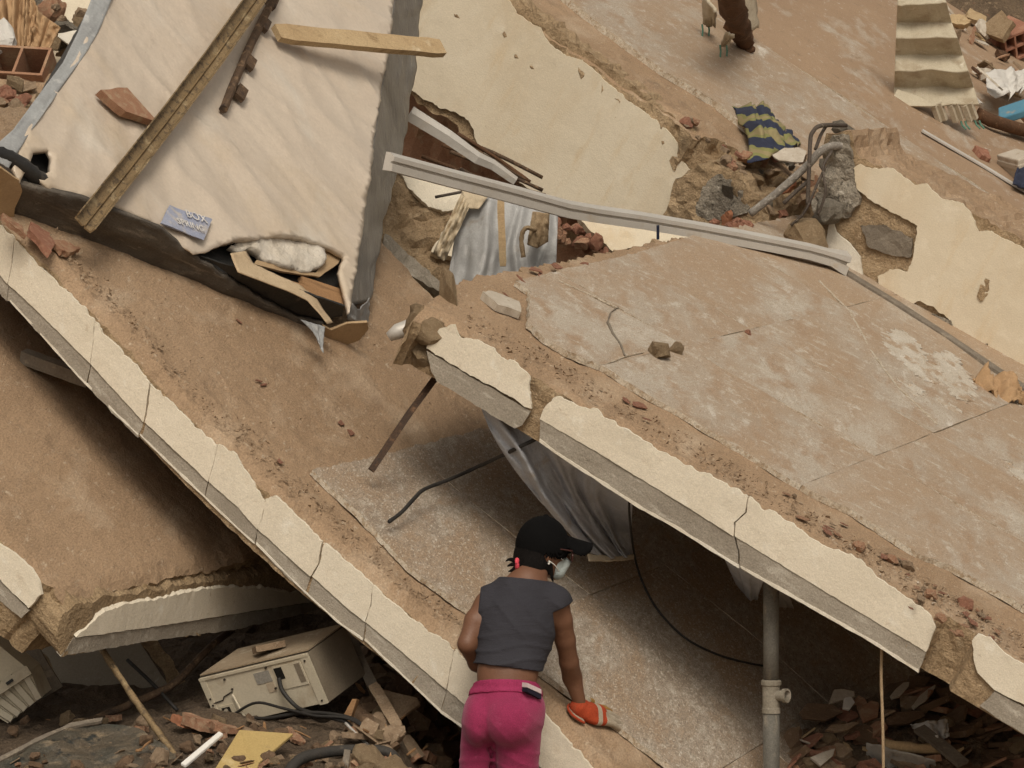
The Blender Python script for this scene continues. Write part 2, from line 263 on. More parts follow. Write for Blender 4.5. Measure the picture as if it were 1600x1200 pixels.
def sheet(name, poly, fm, h0, h1, mat, parent, step=.02, jag=.006, grid=.06, rough=.002, seed=0, bottom=True, hfun=None,
          levels=1, side=0.0, rfreq=9.0, edge_mat=None, bevel=0.0, freq=18.0, smooth=False):
    ol = jag_outline(poly, step, jag, seed, freq)
    A = np.array(ol); mn, mx = A.min(0), A.max(0)
    ax = sum(A[i][0] * A[(i + 1) % len(A)][1] - A[(i + 1) % len(A)][0] * A[i][1] for i in range(len(A)))
    if ax < 0: ol = ol[::-1]; A = A[::-1].copy()
    rnd = np.random.RandomState(seed + 5)
    pts = list(map(tuple, A))
    if grid:
        gx = np.arange(mn[0] + grid / 2, mx[0], grid); gy = np.arange(mn[1] + grid / 2, mx[1], grid)
        if len(gx) and len(gy):
            G = np.stack(np.meshgrid(gx, gy), -1).reshape(-1, 2) + rnd.uniform(-.3, .3, (len(gx) * len(gy), 2)) * grid
            G = G[inside_poly(G, A)]
            if len(G):
                keep = np.ones(len(G), bool)
                for i in range(0, len(G), 400):
                    d = ((G[i:i + 400, None, :] - A[None]) ** 2).sum(-1).min(1); keep[i:i + 400] = d > (grid * .4) ** 2
                pts += list(map(tuple, G[keep]))
    n = len(A)
    r = geometry.delaunay_2d_cdt([Vector(p) for p in pts], [], [list(range(n))], 1, 1e-7)
    co, fs, orig = r[0], r[2], r[3]
    def hh(p):
        h = h1 + rough * 1.6 * nfr(p[0] * rfreq, p[1] * rfreq, seed + 3.3, 4)
        if hfun: h += hfun(p[0], p[1])
        return h
    V = [fm(p.x, p.y, hh(p)) for p in co]; F = [tuple(f) for f in fs]
    idx = {}
    for i, o in enumerate(orig):
        for q in o:
            if q < n: idx[q] = i
    ring = [idx.get(i) for i in range(n)]
    prev = ring
    nF0 = len(F)
    for l in range(1, levels + 1):
        t = l / levels; cur = []
        for i in range(n):
            a, b = A[i]; pa = A[i - 1]; pb = A[(i + 1) % n]; d = pb - pa; ln = math.hypot(*d) or 1
            nx, ny = d[1] / ln, -d[0] / ln
            hv = hh((a, b)) * (1 - t) + h0 * t
            off = bevel * min(1, t * 3)
            if side and l < levels: off += side * nfr(a * 14, b * 14, hv * 14 + seed, 4)
            cur.append(len(V)); V.append(fm(a + nx * off, b + ny * off, hv))
        for i in range(n):
            j = (i + 1) % n
            if None in (prev[i], prev[j]): continue
            F.append((prev[i], cur[i], cur[j], prev[j]))
        prev = cur
    if bottom: F.append(tuple(prev[::-1]))
    o = meshobj(name, V, F, mat, parent, smooth)
    if edge_mat:
        me = o.data; me.materials.append(MATS[edge_mat])
        mi = [0] * nF0 + [1] * (len(F) - nF0)
        me.polygons.foreach_set('material_index', mi[:len(me.polygons)])
    return o
def interp_poly(pl, x):
    for (x0, y0), (x1, y1) in zip(pl, pl[1:]):
        if x0 <= x <= x1: return y0 + (y1 - y0) * (x - x0) / max(1e-6, x1 - x0)
    return pl[0][1] if x < pl[0][0] else pl[-1][1]
def band(name, top, bot, cracks, conv, fm, h, mat, parent, gap=3.0, jt=.010, jb=.002, jc=.003, seed=0, **kw):
    """a plaster or concrete band split by cracks; every crack is a polyline of photo points from top to bottom"""
    cr = [[(top[0][0], top[0][1]), (bot[0][0], bot[0][1])]] + cracks + [[(top[-1][0], top[-1][1]), (bot[-1][0], bot[-1][1])]]
    for i in range(len(cr) - 1):
        G_ = gap if isinstance(gap, list) else [gap] * 99
        g0 = G_[i - 1] / 2 if i else 0; g1 = G_[i] / 2 if i < len(cr) - 2 else 0
        L = [(x + g0, y) for x, y in cr[i]]; R = [(x - g1, y) for x, y in cr[i + 1]]
        tp = [p for p in top if L[0][0] + 2 < p[0] < R[0][0] - 2]; bt = [p for p in bot if L[-1][0] + 2 < p[0] < R[-1][0] - 2]
        px = [L[0]] + tp + R + bt[::-1] + L[:0:-1]
        jg = [jt] * (len(tp) + 1) + [jc] * (len(R) - 1) + [jb] * (len(bt) + 1) + [jc] * (len(L) - 1)
        sheet(name, [conv(*p) for p in px], fm, 0.0, h + .0006 * (i % 3), mat, parent, jag=jg, seed=seed + i * 7, **kw)

# ------------------------------------------------------------------ helpers: tubes, extrusions, cloth
def smooth_path(pts, n=8):
    P = [Vector(p) for p in pts]; out = []
    for i in range(len(P) - 1):
        p0 = P[max(i - 1, 0)]; p1 = P[i]; p2 = P[i + 1]; p3 = P[min(i + 2, len(P) - 1)]
        for k in range(n):
            t = k / n
            out.append(.5 * ((2 * p1) + (p2 - p0) * t + (2 * p0 - 5 * p1 + 4 * p2 - p3) * t * t + (3 * p1 - p0 - 3 * p2 + p3) * t ** 3))
    out.append(P[-1]); return out
def frames(path, up=Vector((0, 0, 1))):
    out = []
    for i, p in enumerate(path):
        t = (path[min(i + 1, len(path) - 1)] - path[max(i - 1, 0)]).normalized()
        s = t.cross(up); s = s.normalized() if s.length > 1e-4 else Vector((1, 0, 0)); out.append((p, s, s.cross(t).normalized()))
    return out
def tube_geo(path, r, sides=10, rfun=None, wob=0.0, seed=0, up=Vector((.13, .2, 1))):
    V, F = [], []; n = len(path)
    for i, (p, s, w) in enumerate(frames(path, up)):
        rr = r * (rfun(i / (n - 1)) if rfun else 1)
        for k in range(sides):
            a = 2 * math.pi * k / sides; q = rr * (1 + (wob * nfr(i * .7, k * .9, seed, 2) if wob else 0)); V.append(p + s * math.cos(a) * q + w * math.sin(a) * q)
    for i in range(n - 1):
        for k in range(sides):
            a = i * sides + k; b = i * sides + (k + 1) % sides; F.append((a, b, b + sides, a + sides))
    F.append(tuple(range(sides))[::-1]); F.append(tuple(range((n - 1) * sides, n * sides)))
    return V, F
def extrude_geo(path, sec, up, sfun=None):
    """closed cross-section sec [(side, up)] carried along path"""
    V, F = [], []; k = len(sec); n = len(path)
    for i, (p, s, w) in enumerate(frames(path, up)):
        sc = sfun(i / (n - 1)) if sfun else 1
        for a, b in sec: V.append(p + s * a * sc + w * b * sc)
    for i in range(n - 1):
        for j in range(k):
            a = i * k + j; b = i * k + (j + 1) % k; F.append((a, b, b + k, a + k))
    F.append(tuple(range(k))[::-1]); F.append(tuple(range((n - 1) * k, n * k)))
    return V, F
def tube(name, pts, r, mat, label, cat, group=None, sides=10, n=6, rfun=None, wob=0.0, seed=0):
    V, F = tube_geo(smooth_path(pts, n), r, sides, rfun, wob, seed); return world_thing(name, V, F, mat, label, cat, group, True)
def resample(pl, n):
    P = [Vector(p) for p in pl]; d = [0]
    for a, b in zip(P, P[1:]): d.append(d[-1] + (b - a).length)
    out = []
    for i in range(n):
        t = d[-1] * i / (n - 1); j = 0
        while j < len(d) - 2 and d[j + 1] < t: j += 1
        out.append(P[j].lerp(P[j + 1], (t - d[j]) / max(1e-9, d[j + 1] - d[j])))
    return out
def cloth_geo(top, bot, nu=60, nv=40, folds=5, amp=.03, seed=0, sharp=1.0, grow=(.4, 1.0), toward=Vector((0, -1, 0)), mid=None, lump=.8):
    T = resample(top, nu); B = resample(bot, nu); Mi = resample(mid, nu) if mid else None; V = []; F = []
    for j in range(nv):
        t = j / (nv - 1)
        for i in range(nu):
            s = i / (nu - 1)
            if Mi: p = T[i] * (1 - t) ** 2 + (Mi[i] * 2 - (T[i] + B[i]) * .5) * 2 * t * (1 - t) + B[i] * t * t
            else: p = T[i].lerp(B[i], t)
            ph = 2 * math.pi * folds * s + 2.2 * nfr(s * 3, t * 1.4, seed, 2) + seed
            f = math.sin(ph); f = math.copysign(abs(f) ** sharp, f) + .5 * math.sin(2.3 * ph + 1.7 + 2 * t)
            a = amp * (grow[0] + (grow[1] - grow[0]) * t)
            p = p + toward * (a * f * .6 + a * lump * nfr(s * 7, t * 5, seed + 4, 3)); V.append(p)
    for j in range(nv - 1):
        for i in range(nu - 1):
            a = j * nu + i; F.append((a, a + 1, a + nu + 1, a + nu))
    return V, F
def solid(o, t):
    m = o.modifiers.new('solid', 'SOLIDIFY'); m.thickness = t; m.offset = 0; return o

# ------------------------------------------------------------------ helpers: fragments
FRAG = {}
def frag(kind, seed, mat):
    key = (kind, seed, mat)
    if key in FRAG: return FRAG[key]
    r = random.Random(seed * 17 + len(kind)); bm = bmesh.new()
    if kind == 'rock':
        for i in range(22):
            v = Vector((r.gauss(0, 1), r.gauss(0, 1), r.gauss(0, 1))).normalized(); bm.verts.new((v.x * .5 * r.uniform(.8, 1.1), v.y * .42 * r.uniform(.75, 1.1), v.z * .34 * r.uniform(.75, 1.1)))
        bmesh.ops.convex_hull(bm, input=bm.verts[:]); bmesh.ops.delete(bm, geom=[v for v in bm.verts if not v.link_faces], context='VERTS')
        bmesh.ops.subdivide_edges(bm, edges=bm.edges[:], cuts=2, use_grid_fill=True); bmesh.ops.triangulate(bm, faces=bm.faces[:])
        for v in bm.verts: v.co *= 1 + .16 * nfr(v.co.x * 5 + seed, v.co.y * 5, v.co.z * 5, 4)
    else:
        k = r.randint(4, 7); th = {'tile': .045, 'slab': .13, 'splinter': .05, 'brick': .22}[kind]; wdt = {'tile': .36, 'slab': .33, 'splinter': .10, 'brick': .3}[kind]
        ang = sorted(r.uniform(0, 2 * math.pi) for _ in range(k))
        ang = [2 * math.pi * (i + r.uniform(-.3, .3)) / k for i in range(k)]
        P = [(math.cos(a) * .5 * r.uniform(.75, 1.1), math.sin(a) * wdt * r.uniform(.7, 1.15)) for a in ang]
        D = []
        for i in range(k):
            a = Vector(P[i]); b = Vector(P[(i + 1) % k]); m_ = 3 if kind != 'splinter' else 2
            for q in range(m_):
                p = a.lerp(b, q / m_); D.append((p.x + (r.uniform(-.025, .025) if q else 0), p.y + (r.uniform(-.02, .02) if q else 0)))
        t = [bm.verts.new((x, y, th / 2 * r.uniform(.8, 1.1))) for x, y in D]; b = [bm.verts.new((x * r.uniform(.93, 1.03), y * r.uniform(.93, 1.03), -th / 2)) for x, y in D]
        bm.faces.new(t); bm.faces.new(b[::-1])
        for i in range(len(D)): j = (i + 1) % len(D); bm.faces.new((t[i], b[i], b[j], t[j]))
        bmesh.ops.triangulate(bm, faces=[f for f in bm.faces if len(f.verts) > 4])
        if kind == 'brick':
            bmesh.ops.subdivide_edges(bm, edges=[e for e in bm.edges if e.calc_length() > .12], cuts=1)
            for v in bm.verts: v.co += Vector((r.uniform(-1, 1), r.uniform(-1, 1), r.uniform(-1, 1))) * .018
    bmesh.ops.recalc_face_normals(bm, faces=bm.faces)
    me = bpy.data.meshes.new(kind); bm.to_mesh(me); bm.free(); me.materials.append(MATS[mat]); FRAG[key] = me; return me
def put(name, me, loc, rot, size, label, cat, group=None):
    o = bpy.data.objects.new(name, me); link(o); o.location = loc
    o.rotation_mode = 'QUATERNION'; o.rotation_quaternion = rot
    o.scale = (size,) * 3 if isinstance(size, (int, float)) else size
    return tag(o, label, cat, group)
def rquat(r, n=None, tilt=.15):
    """random yaw about normal n with a little tilt"""
    q = Vector((0, 0, 1)).rotation_difference(n) if n is not None else Quaternion()
    return q @ Quaternion((0, 0, 1), r.uniform(0, 6.28)) @ Quaternion(Vector((r.uniform(-1, 1), r.uniform(-1, 1), 0)).normalized(), r.uniform(-tilt, tilt))
# ------------------------------------------------------------------ ground and slab frames
def fframe(fr, sag=None):
    fr.sag = sag or (lambda x: 0.0)
    fr.T = lambda a, b, h: (a, b, h - fr.sag(a))
    fr.F = lambda y0: (lambda a, b, h: (a, y0 - h, b - fr.sag(a)))
    fr.E = lambda x0: (lambda a, b, h: (x0 + h, a, b - fr.sag(x0)))
    def top(px, py, h=0.0):
        p = fr._hit(px, py, 2, h)
        for _ in range(8): p = fr._hit(px, py, 2, h - fr.sag(p.x))
        return (p.x, p.y)
    def face(px, py, y=0.0): p = fr._hit(px, py, 1, y); return (p.x, p.z + fr.sag(p.x))
    def wtop(px, py, h=0.0): x, y = top(px, py, h); return fr.world((x, y, h - fr.sag(x)))
    fr.top, fr.face, fr.wtop = top, face, wtop
    return fr
def sagB(x):
    t = max(-1.0, min(1.0, (x + 1.5) / 1.75)); return .090 * .5 * (1 + math.cos(math.pi * t))
FA = fframe(Frame(95, 938, .02, 1.06, (.40, .91, .060)))
FB = fframe(Frame(880, 1128, .26, .89, (.38, .92, .085)), sagB)
FC = fframe(Frame(690, 498, 1.12, .595, (.40, .91, .095)))
FD = fframe(Frame(1000, 140, 6.2, .72, (.40, .91, .095)))
_f = FC.wtop(1318, 420)
FF = fframe(Frame(1318, 420, _f.y, .61, (.40, .91, .095)))

g = meshobj('ground', [(-300, -40, 0), (300, -40, 0), (300, 600, 0), (-300, 600, 0)], [(0, 1, 2, 3)], 'ground'); g['kind'] = 'structure'

def slab_z(fr, x, y):                                    # world height of a slab's top plane above a plan point
    return fr.o.z - (fr.n.x * (x - fr.o.x) + fr.n.y * (y - fr.o.y)) / fr.n.z
def heap(name, x0, x1, y0, y1, nx, ny, hf, mat, label):
    V, F = [], []
    for j in range(ny + 1):
        for i in range(nx + 1):
            x = x0 + (x1 - x0) * i / nx; y = y0 + (y1 - y0) * j / ny; V.append((x, y, hf(x, y)))
    for j in range(ny):
        for i in range(nx): a = j * (nx + 1) + i; F.append((a, a + 1, a + nx + 2, a + nx + 1))
    o = meshobj(name, V, F, mat); o['kind'] = 'structure'; o['label'] = label; return o
def hz_low(x, y):
    z = .62 + .10 * max(0, min(1, (y + .1) / 1.0)) + .16 * max(0, min(1, (y - .9) / 2.0)) + .05 * nfr(x * 2.2, y * 2.2, 3, 4) + .03 * nfr(x * 9, y * 9, 7, 3)
    if y < -.25: z *= max(0, 1 - (-.25 - y) / .5)
    if x > -.45: z *= max(0.0, 1 - (x + .45) / .35)
    return max(.0, min(z, slab_z(FB, x, y) - .52))
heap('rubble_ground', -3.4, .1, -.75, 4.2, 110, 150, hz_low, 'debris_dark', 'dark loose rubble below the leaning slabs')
def hz_far(x, y): return max(0, 10.5 * (1 - math.exp(-max(0, y - 13.5) * .35))) + .35 * nfr(x * .8, y * .8, 1, 5)
heap('rubble_hill', -10, 12, 13.2, 30, 90, 80, hz_far, 'debris', 'broken rubble rising behind the slabs')

# ------------------------------------------------------------------ slab B: the long leaning slab she rests her hand on
B = empty('concrete_slab', FB.M, 'long fallen floor slab with cracked cream edge running under the woman\'s hand', 'concrete slab')
def hB(a, b):
    w = math.exp(-max(0, b) / .22)
    return -.045 * math.exp(-max(0, b) / .035) + w * .016 * nfr(a * 5, b * 9, 2, 5) - .012 * w + .006 * nfr(a * 1.5, b * .8, 8, 3)
xL = FB.face(-60, 330)[0] - .5; xR = FB.face(1150, 1360)[0]
sheet('slab_core', [(xL, 0), (xR, 0), (xR + .9, 2.2), (xR + .6, 4.7), (-1.45, 4.7), (-1.85, 3.02), (xL, 3.02)], FB.T, -.275, 0, 'screed', B, step=.025, jag=[.010, .02, .03, .03, .02, .03, .02],
      grid=.042, rough=.004, seed=1, hfun=hB, levels=7, side=.004, edge_mat='mortar')
ft = FB.F(-0.003); cv = lambda x, y: FB.face(x, y, 0.0)
topB = [(-70, 300), (0, 352), (20, 366), (50, 400), (98, 447), (132, 478), (162, 518), (216, 569), (236, 597), (300, 660), (348, 697), (368, 707), (415, 781), (432, 775), (472, 810), (540, 874), (587, 915), (638, 962), (699, 1002), (719, 1023), (790, 1072), (847, 1108), (881, 1144), (901, 1168), (928, 1200), (990, 1262), (1080, 1330)]
lineB = [(-70, 350), (17, 444), (74, 498), (145, 569), (229, 660), (304, 729), (375, 793), (405, 826), (486, 898), (540, 945), (640, 1026), (729, 1100), (850, 1200), (1040, 1360)]
botB = [(-80, 375), (17, 471), (125, 590), (219, 680), (320, 776), (401, 850), (479, 927), (530, 973), (570, 1000), (692, 1114), (726, 1138), (850, 1240), (1030, 1395)]
ck = [[(25, 372), (22, 410), (15, 443)], [(150, 503), (149, 530), (144, 568)], [(237, 598), (232, 640), (228, 659)], [(343, 694), (335, 730), (328, 752)], [(418, 779), (412, 810), (405, 826)], [(508, 845), (500, 880), (489, 900)], [(585, 914), (582, 945), (573, 971)], [(712, 1015), (705, 1050), (700, 1076)]]
band('plaster_strip', topB, lineB, ck, cv, ft, .012, 'plaster', B, gap=[.8, .7, 2.6, .9, 1.0, 3.0, 1.2, .8], seed=11, step=.010, grid=.05, rough=.0018, freq=26)
ck2 = [[(15, 443), (12, 470)], [(144, 568), (137, 602)], [(228, 659), (224, 672), (219, 684)], [(328, 752), (321, 777)], [(405, 826), (400, 850)], [(489, 900), (480, 928)], [(573, 971), (570, 1000)], [(700, 1076), (690, 1112)]]
band('concrete_strip', lineB, botB, ck2, cv, ft, .004, 'concrete', B, gap=[1, .8, 4, .9, 1.5, 4.5, 1.8, .8], jt=.001, jb=.006, seed=31, step=.014, grid=.05, rough=.002)
# tiles left on it
gl = lambda p: FB.top(*p)
tb = [(484, 741), (537, 793), (550, 803), (638, 895), (729, 962), (847, 1062), (965, 1146), (1036, 1200), (1180, 1320)]
P = [gl(p) for p in tb] + [(xR + .5, 2.3), (xR + .4, 4.5), (FB.top(900, 640)[0], 4.5)] + [gl(p) for p in ((830, 655), (780, 668), (640, 704))]
def clip(poly, ax, val, keep_gt):
    out = []
    for i in range(len(poly)):
        a, b = poly[i], poly[(i + 1) % len(poly)]; ia = (a[ax] > val) == keep_gt; ib = (b[ax] > val) == keep_gt
        if ia: out.append(a)
        if ia != ib:
            t = (val - a[ax]) / (b[ax] - a[ax]); out.append((a[0] + (b[0] - a[0]) * t, a[1] + (b[1] - a[1]) * t))
    return out
def tiles(poly, us, vs, fm, h, mat_of, parent, gap, jag, seed, **kw):
    U = [-99] + us + [99]; Vv = [-99] + vs + [99]; k = 0
    for i in range(len(U) - 1):
        for j in range(len(Vv) - 1):
            q = poly
            for ax, lo, hi in ((0, U[i] + gap, U[i + 1] - gap), (1, Vv[j] + gap, Vv[j + 1] - gap)):
                q = clip(q, ax, lo, True); q = clip(q, ax, hi, False) if q else q
                if not q: break
            if len(q) < 3: continue
            q2 = [q[0]]
            for p in q[1:]:
                if math.hypot(p[0] - q2[-1][0], p[1] - q2[-1][1]) > .004: q2.append(p)
            if math.hypot(q2[0][0] - q2[-1][0], q2[0][1] - q2[-1][1]) < .004: q2.pop()
            if len(q2) < 3: continue
            ar = abs(sum(q2[m][0] * q2[(m + 1) % len(q2)][1] - q2[(m + 1) % len(q2)][0] * q2[m][1] for m in range(len(q2)))) / 2
            if ar < .004: continue
            jg = []
            for m in range(len(q2)):
                a, b = q2[m], q2[(m + 1) % len(q2)]
                on = any(abs(a[0] - x) < gap * 1.5 and abs(b[0] - x) < gap * 1.5 for x in us) or any(abs(a[1] - y) < gap * 1.5 and abs(b[1] - y) < gap * 1.5 for y in vs)
                jg.append(.0008 if on else jag)
            k += 1
            sheet('floor_tile', q2, fm, .001, h + .0012 * ((k * 7) % 3), mat_of(k), parent, jag=jg, seed=seed + k * 3, edge_mat='tile_edge', **kw)
u0, v0 = FB.top(484, 741)
tiles(P, [u0 + 1.05 + .98 * i for i in range(5)], [v0 + .95, v0 + 1.9, v0 + 2.85], FB.T, .022, lambda k: 'tile_shade', B, .0009, .010, 60, step=.016, grid=.10, rough=.0025, rfreq=3)

# ------------------------------------------------------------------ slab C: the tiled slab lying above it
C = empty('concrete_slab', FC.M, 'tiled floor slab tilted over the right half, broken end towards the middle', 'concrete slab')
def hC(a, b):
    w = math.exp(-max(0, b) / .20)
    return -.040 * math.exp(-max(0, b) / .03) + w * .018 * nfr(a * 5, b * 9, 12, 5) - .010 * w + .010 * nfr(a * 2, b * 2, 18, 3) * (1 if a < .5 else .4)
tp = lambda *p: FC.top(*p)
bl = [tp(648, 487), tp(692, 456), tp(742, 431), tp(805, 424), tp(962, 393), tp(1078, 368), tp(1262, 330)]
xe = FC.face(1760, 1130)[0]
backv = FC.top(1330, 428)[1] + .10
sheet('slab_core', [(FC.face(668, 503)[0], .03), (FC.face(1466, 955)[0], 0), (FC.face(1480, 962)[0], .06), (FC.face(1524, 990)[0], .07), (FC.face(1532, 993)[0], 0), (xe, 0), (xe, backv + .4), (tp(1330, 428)[0], backv + .4)] + bl[::-1],
      FC.T, -.25, 0, 'screed', C, step=.022, jag=[.012, .01, .01, .01, .01, .02, .02, .02, .02, .03, .03, .02, .02, .02, .02], grid=.042, rough=.004, seed=2, hfun=hC, levels=8, side=.012, edge_mat='mortar')
ft = FC.F(-.009); cv = lambda x, y: FC.face(x, y, 0.0)
for i, (px, py, d, sc) in enumerate(((672, 520, .02, (.26, .20, .22)), (655, 512, .10, (.20, .20, .20)), (664, 556, .05, (.14, .16, .22)), (700, 470, .35, (.34, .25, .12)), (652, 496, .16, (.18, .16, .16)))):
    x, z_ = FC.face(px, py, d); o = bpy.data.objects.new('broken_end', frag('rock', 40 + i, 'mortar')); link(o, C); o.location = (x, d, z_); o.scale = sc; o.rotation_euler = (i, i * .7, i * 1.3)
top1 = [(668, 545), (690, 512), (712, 508), (722, 527), (742, 528), (775, 545), (785, 560), (815, 568), (830, 592), (833, 640)]
bot1 = [(668, 546), (745, 588), (830, 640)]
def pl(px): return [cv(*p) for p in px]
sheet('plaster_strip', pl([(669, 543), (690, 512), (712, 507), (722, 527), (745, 529), (775, 544), (785, 558), (812, 566), (829, 588), (831, 610), (833, 638), (745, 589)]), ft, 0, .012, 'plaster', C, jag=.007, step=.010, grid=.05, seed=41, freq=26)
sheet('concrete_strip', pl([(669, 548), (745, 592), (831, 642), (818, 664), (806, 669), (684, 595), (676, 580)]), ft, 0, .006, 'concrete', C, jag=.004, step=.014, grid=.05, seed=43)
topC = [(852, 640), (866, 622), (880, 619), (905, 632), (932, 638), (950, 652), (1000, 682), (1050, 712), (1080, 728), (1130, 752), (1172, 775), (1196, 795), (1215, 800), (1250, 826), (1290, 852), (1330, 866), (1352, 880), (1362, 892), (1400, 920), (1440, 945), (1458, 966), (1462, 985)]
lineC = [(846, 654), (940, 708), (1070, 787), (1148, 837), (1300, 928), (1449, 1017)]
botC = [(846, 690), (870, 708), (1002, 794), (1060, 826), (1161, 889), (1364, 1003), (1437, 1050)]
band('plaster_strip', topC, lineC, [[(1172, 775), (1168, 800), (1150, 815), (1150, 837)]], cv, ft, .012, 'plaster', C, gap=2.6, seed=45, step=.010, grid=.05, rough=.002, freq=26)
band('concrete_strip', lineC, botC, [[(1150, 838), (1156, 860), (1157, 886)]], cv, ft, .006, 'concrete', C, gap=2.6, jt=.001, jb=.004, seed=55, step=.014, grid=.05)
sheet('plaster_strip', pl([(1522, 1000), (1530, 990), (1548, 995), (1570, 1018), (1600, 1036), (1760, 1130), (1760, 1200), (1600, 1100), (1556, 1076), (1530, 1050), (1524, 1030)]), ft, 0, .012, 'plaster', C, jag=.006, step=.012, grid=.05, seed=58)
sheet('concrete_strip', pl([(1556, 1079), (1600, 1103), (1760, 1203), (1760, 1245), (1600, 1146), (1532, 1102)]), ft, 0, .006, 'concrete', C, jag=.003, step=.014, grid=.05, seed=59)
# pale lower arris of the beam
band('plaster_edge', [(x, y - 5) for x, y in botC], botC, [[(1158, 882), (1158, 887)]], cv, ft, .010, 'plaster_white', C, gap=3, jt=.003, jb=.002, seed=66, step=.02, grid=0)
band('plaster_edge', [(x, y - 3.5) for x, y in botB[1:-1]], botB[1:-1], [[(219, 677), (219, 680)], [(401, 847), (401, 850)], [(570, 997), (570, 1000)]], lambda x, y: FB.face(x, y, 0.0), FB.F(-.003), .008, 'plaster_white', B, gap=3, jt=.003, jb=.002, seed=76, step=.02, grid=0)
tC = [(802, 447), (824, 462), (822, 513), (847, 537), (884, 559), (942, 582), (992, 616), (1060, 652), (1100, 677), (1178, 724), (1262, 775), (1330, 807), (1384, 844), (1431, 873), (1482, 893), (1560, 935), (1700, 1020)]
PC = [tp(*p) for p in tC] + [(tp(1700, 1020)[0] + .6, backv + .3), (tp(1330, 428)[0], backv + .3)] + [tp(1258, 340), tp(1090, 371), tp(989, 403), tp(867, 432)]
ua, va = tp(1170, 522); ub, vb = tp(1446, 688); uc, vc = tp(864, 432); ud, vd = tp(1321, 489)
tiles(PC, [ua, ub, ub + (ub - ua)], [vc, va, vd, vd + (vd - va)], FC.T, .026, lambda k: 'tile', C, .0011, .009, 80, step=.014, grid=.10, rough=.003, rfreq=3)
for q, (pts_, wd_) in enumerate((([(962, 488), (950, 497), (945, 512), (954, 530), (966, 548), (972, 564)], 1.2), ([(942, 578), (975, 566), (1000, 560)], 1.2), ([(1276, 446), (1322, 492), (1360, 560), (1396, 610), (1460, 672)], 1.4), ([(870, 448), (912, 466), (960, 490)], 1.2))):
    ol_ = [(x - wd_, y) for x, y in pts_] + [(x + wd_, y) for x, y in pts_[::-1]]
    sheet('tile_crack', [tp(*p) for p in ol_], FC.T, .026, .0315, 'concrete_dark' if q in (0,) else 'tile_edge', C, step=.012, jag=.003, grid=0, seed=140 + q, bottom=False)
for q, px_ in enumerate(([(1376, 536), (1392, 522), (1412, 526), (1432, 545), (1446, 572), (1470, 598), (1455, 608), (1428, 596), (1402, 572), (1384, 556)], [(1452, 562), (1478, 556), (1500, 578), (1516, 606), (1522, 626), (1506, 638), (1484, 626), (1464, 598)], [(1402, 604), (1430, 612), (1444, 624), (1426, 628)], [(1456, 630), (1484, 640), (1496, 652), (1470, 648)], [(1566, 726), (1590, 742), (1610, 768), (1584, 762)])):
    sheet('plaster_stain', [tp(*p) for p in px_], FC.T, .026, .0312, 'stain', C, step=.008, jag=.045, grid=.04, rough=.0035, rfreq=16, seed=150 + q, bottom=False, freq=30)
print('C tile grid', ua, va, ub, vb, uc, vc, ud, vd, 'back', backv)

# ------------------------------------------------------------------ slab A: lower left slab with its broken corner
A = empty('concrete_slab', FA.M, 'lower left floor slab with broken corner above the air conditioner', 'concrete slab')
def hA(a, b):
    w = math.exp(-min(max(0, b), max(0, -a)) / .2)
    return -.03 * math.exp(-max(0, -a) / .04) - .03 * math.exp(-max(0, b) / .04) + w * .012 * nfr(a * 6, b * 3, 22, 5) + .004 * nfr(a * 2, b * 1, 21, 3)
sheet('slab_core', [(-2.15, 0), (-.16, 0), (-.09, .03), (-.005, .06), (0, .13), (0, 3.4), (-2.15, 2.6)], FA.T, -.31, 0, 'screed', A, step=.022, jag=[.012, .02, .02, .02, .012, .02, .02], grid=.045,
      rough=.003, seed=3, hfun=hA, levels=9, side=.012, edge_mat='mortar_yellow')
KE = .7                                                   # the broken end slopes outwards towards its foot
def fe(a, b, h): return (.006 + h - KE * b, a, b)
def ce(x, y):
    o_ = FA.Ri @ (CAM - FA.o); d_ = FA.Ri @ ray(x, y); t_ = -(o_.x + KE * o_.z - .006) / (d_.x + KE * d_.z); p_ = o_ + d_ * t_; return (p_.y, p_.z)
sheet('end_core', [ce(*p) for p in [(100, 962), (118, 944), (150, 938), (290, 914), (440, 896), (500, 892), (500, 952), (364, 983), (236, 1001), (95, 1025), (90, 1000)]], fe, -.22, -.002, 'mortar_yellow', A, step=.02, jag=.010, grid=.035, rough=.007, seed=95, levels=3, side=.01)
sheet('plaster_strip', [ce(*p) for p in [(116, 993), (136, 972), (162, 951), (190, 942), (236, 934), (290, 922), (321, 917), (391, 914), (440, 921), (500, 922), (500, 935), (236, 976)]], fe, -.02, .012, 'plaster', A, jag=[.008] * 9 + [.001, .001, .001], step=.012, grid=.06, seed=91)
sheet('concrete_strip', [ce(*p) for p in [(114, 997), (236, 979), (500, 938), (500, 952), (364, 983), (236, 1000), (93, 1025)]], fe, -.02, .004, 'concrete', A, jag=.003, step=.016, grid=.06, seed=92)
fa = FA.F(.004); ca = lambda x, y: FA.face(x, y, 0.0)
sheet('plaster_strip', [ca(*p) for p in [(-60, 790), (0, 846), (28, 868), (51, 888), (60, 905), (67, 928), (47, 950), (0, 900), (-60, 836)]], fa, 0, .016, 'plaster', A, jag=.006, step=.012, grid=.05, seed=93)
sheet('concrete_strip', [ca(*p) for p in [(-60, 840), (0, 903), (46, 953), (34, 966), (0, 938), (-60, 880)]], fa, 0, .008, 'concrete', A, jag=.003, step=.016, grid=.05, seed=94)

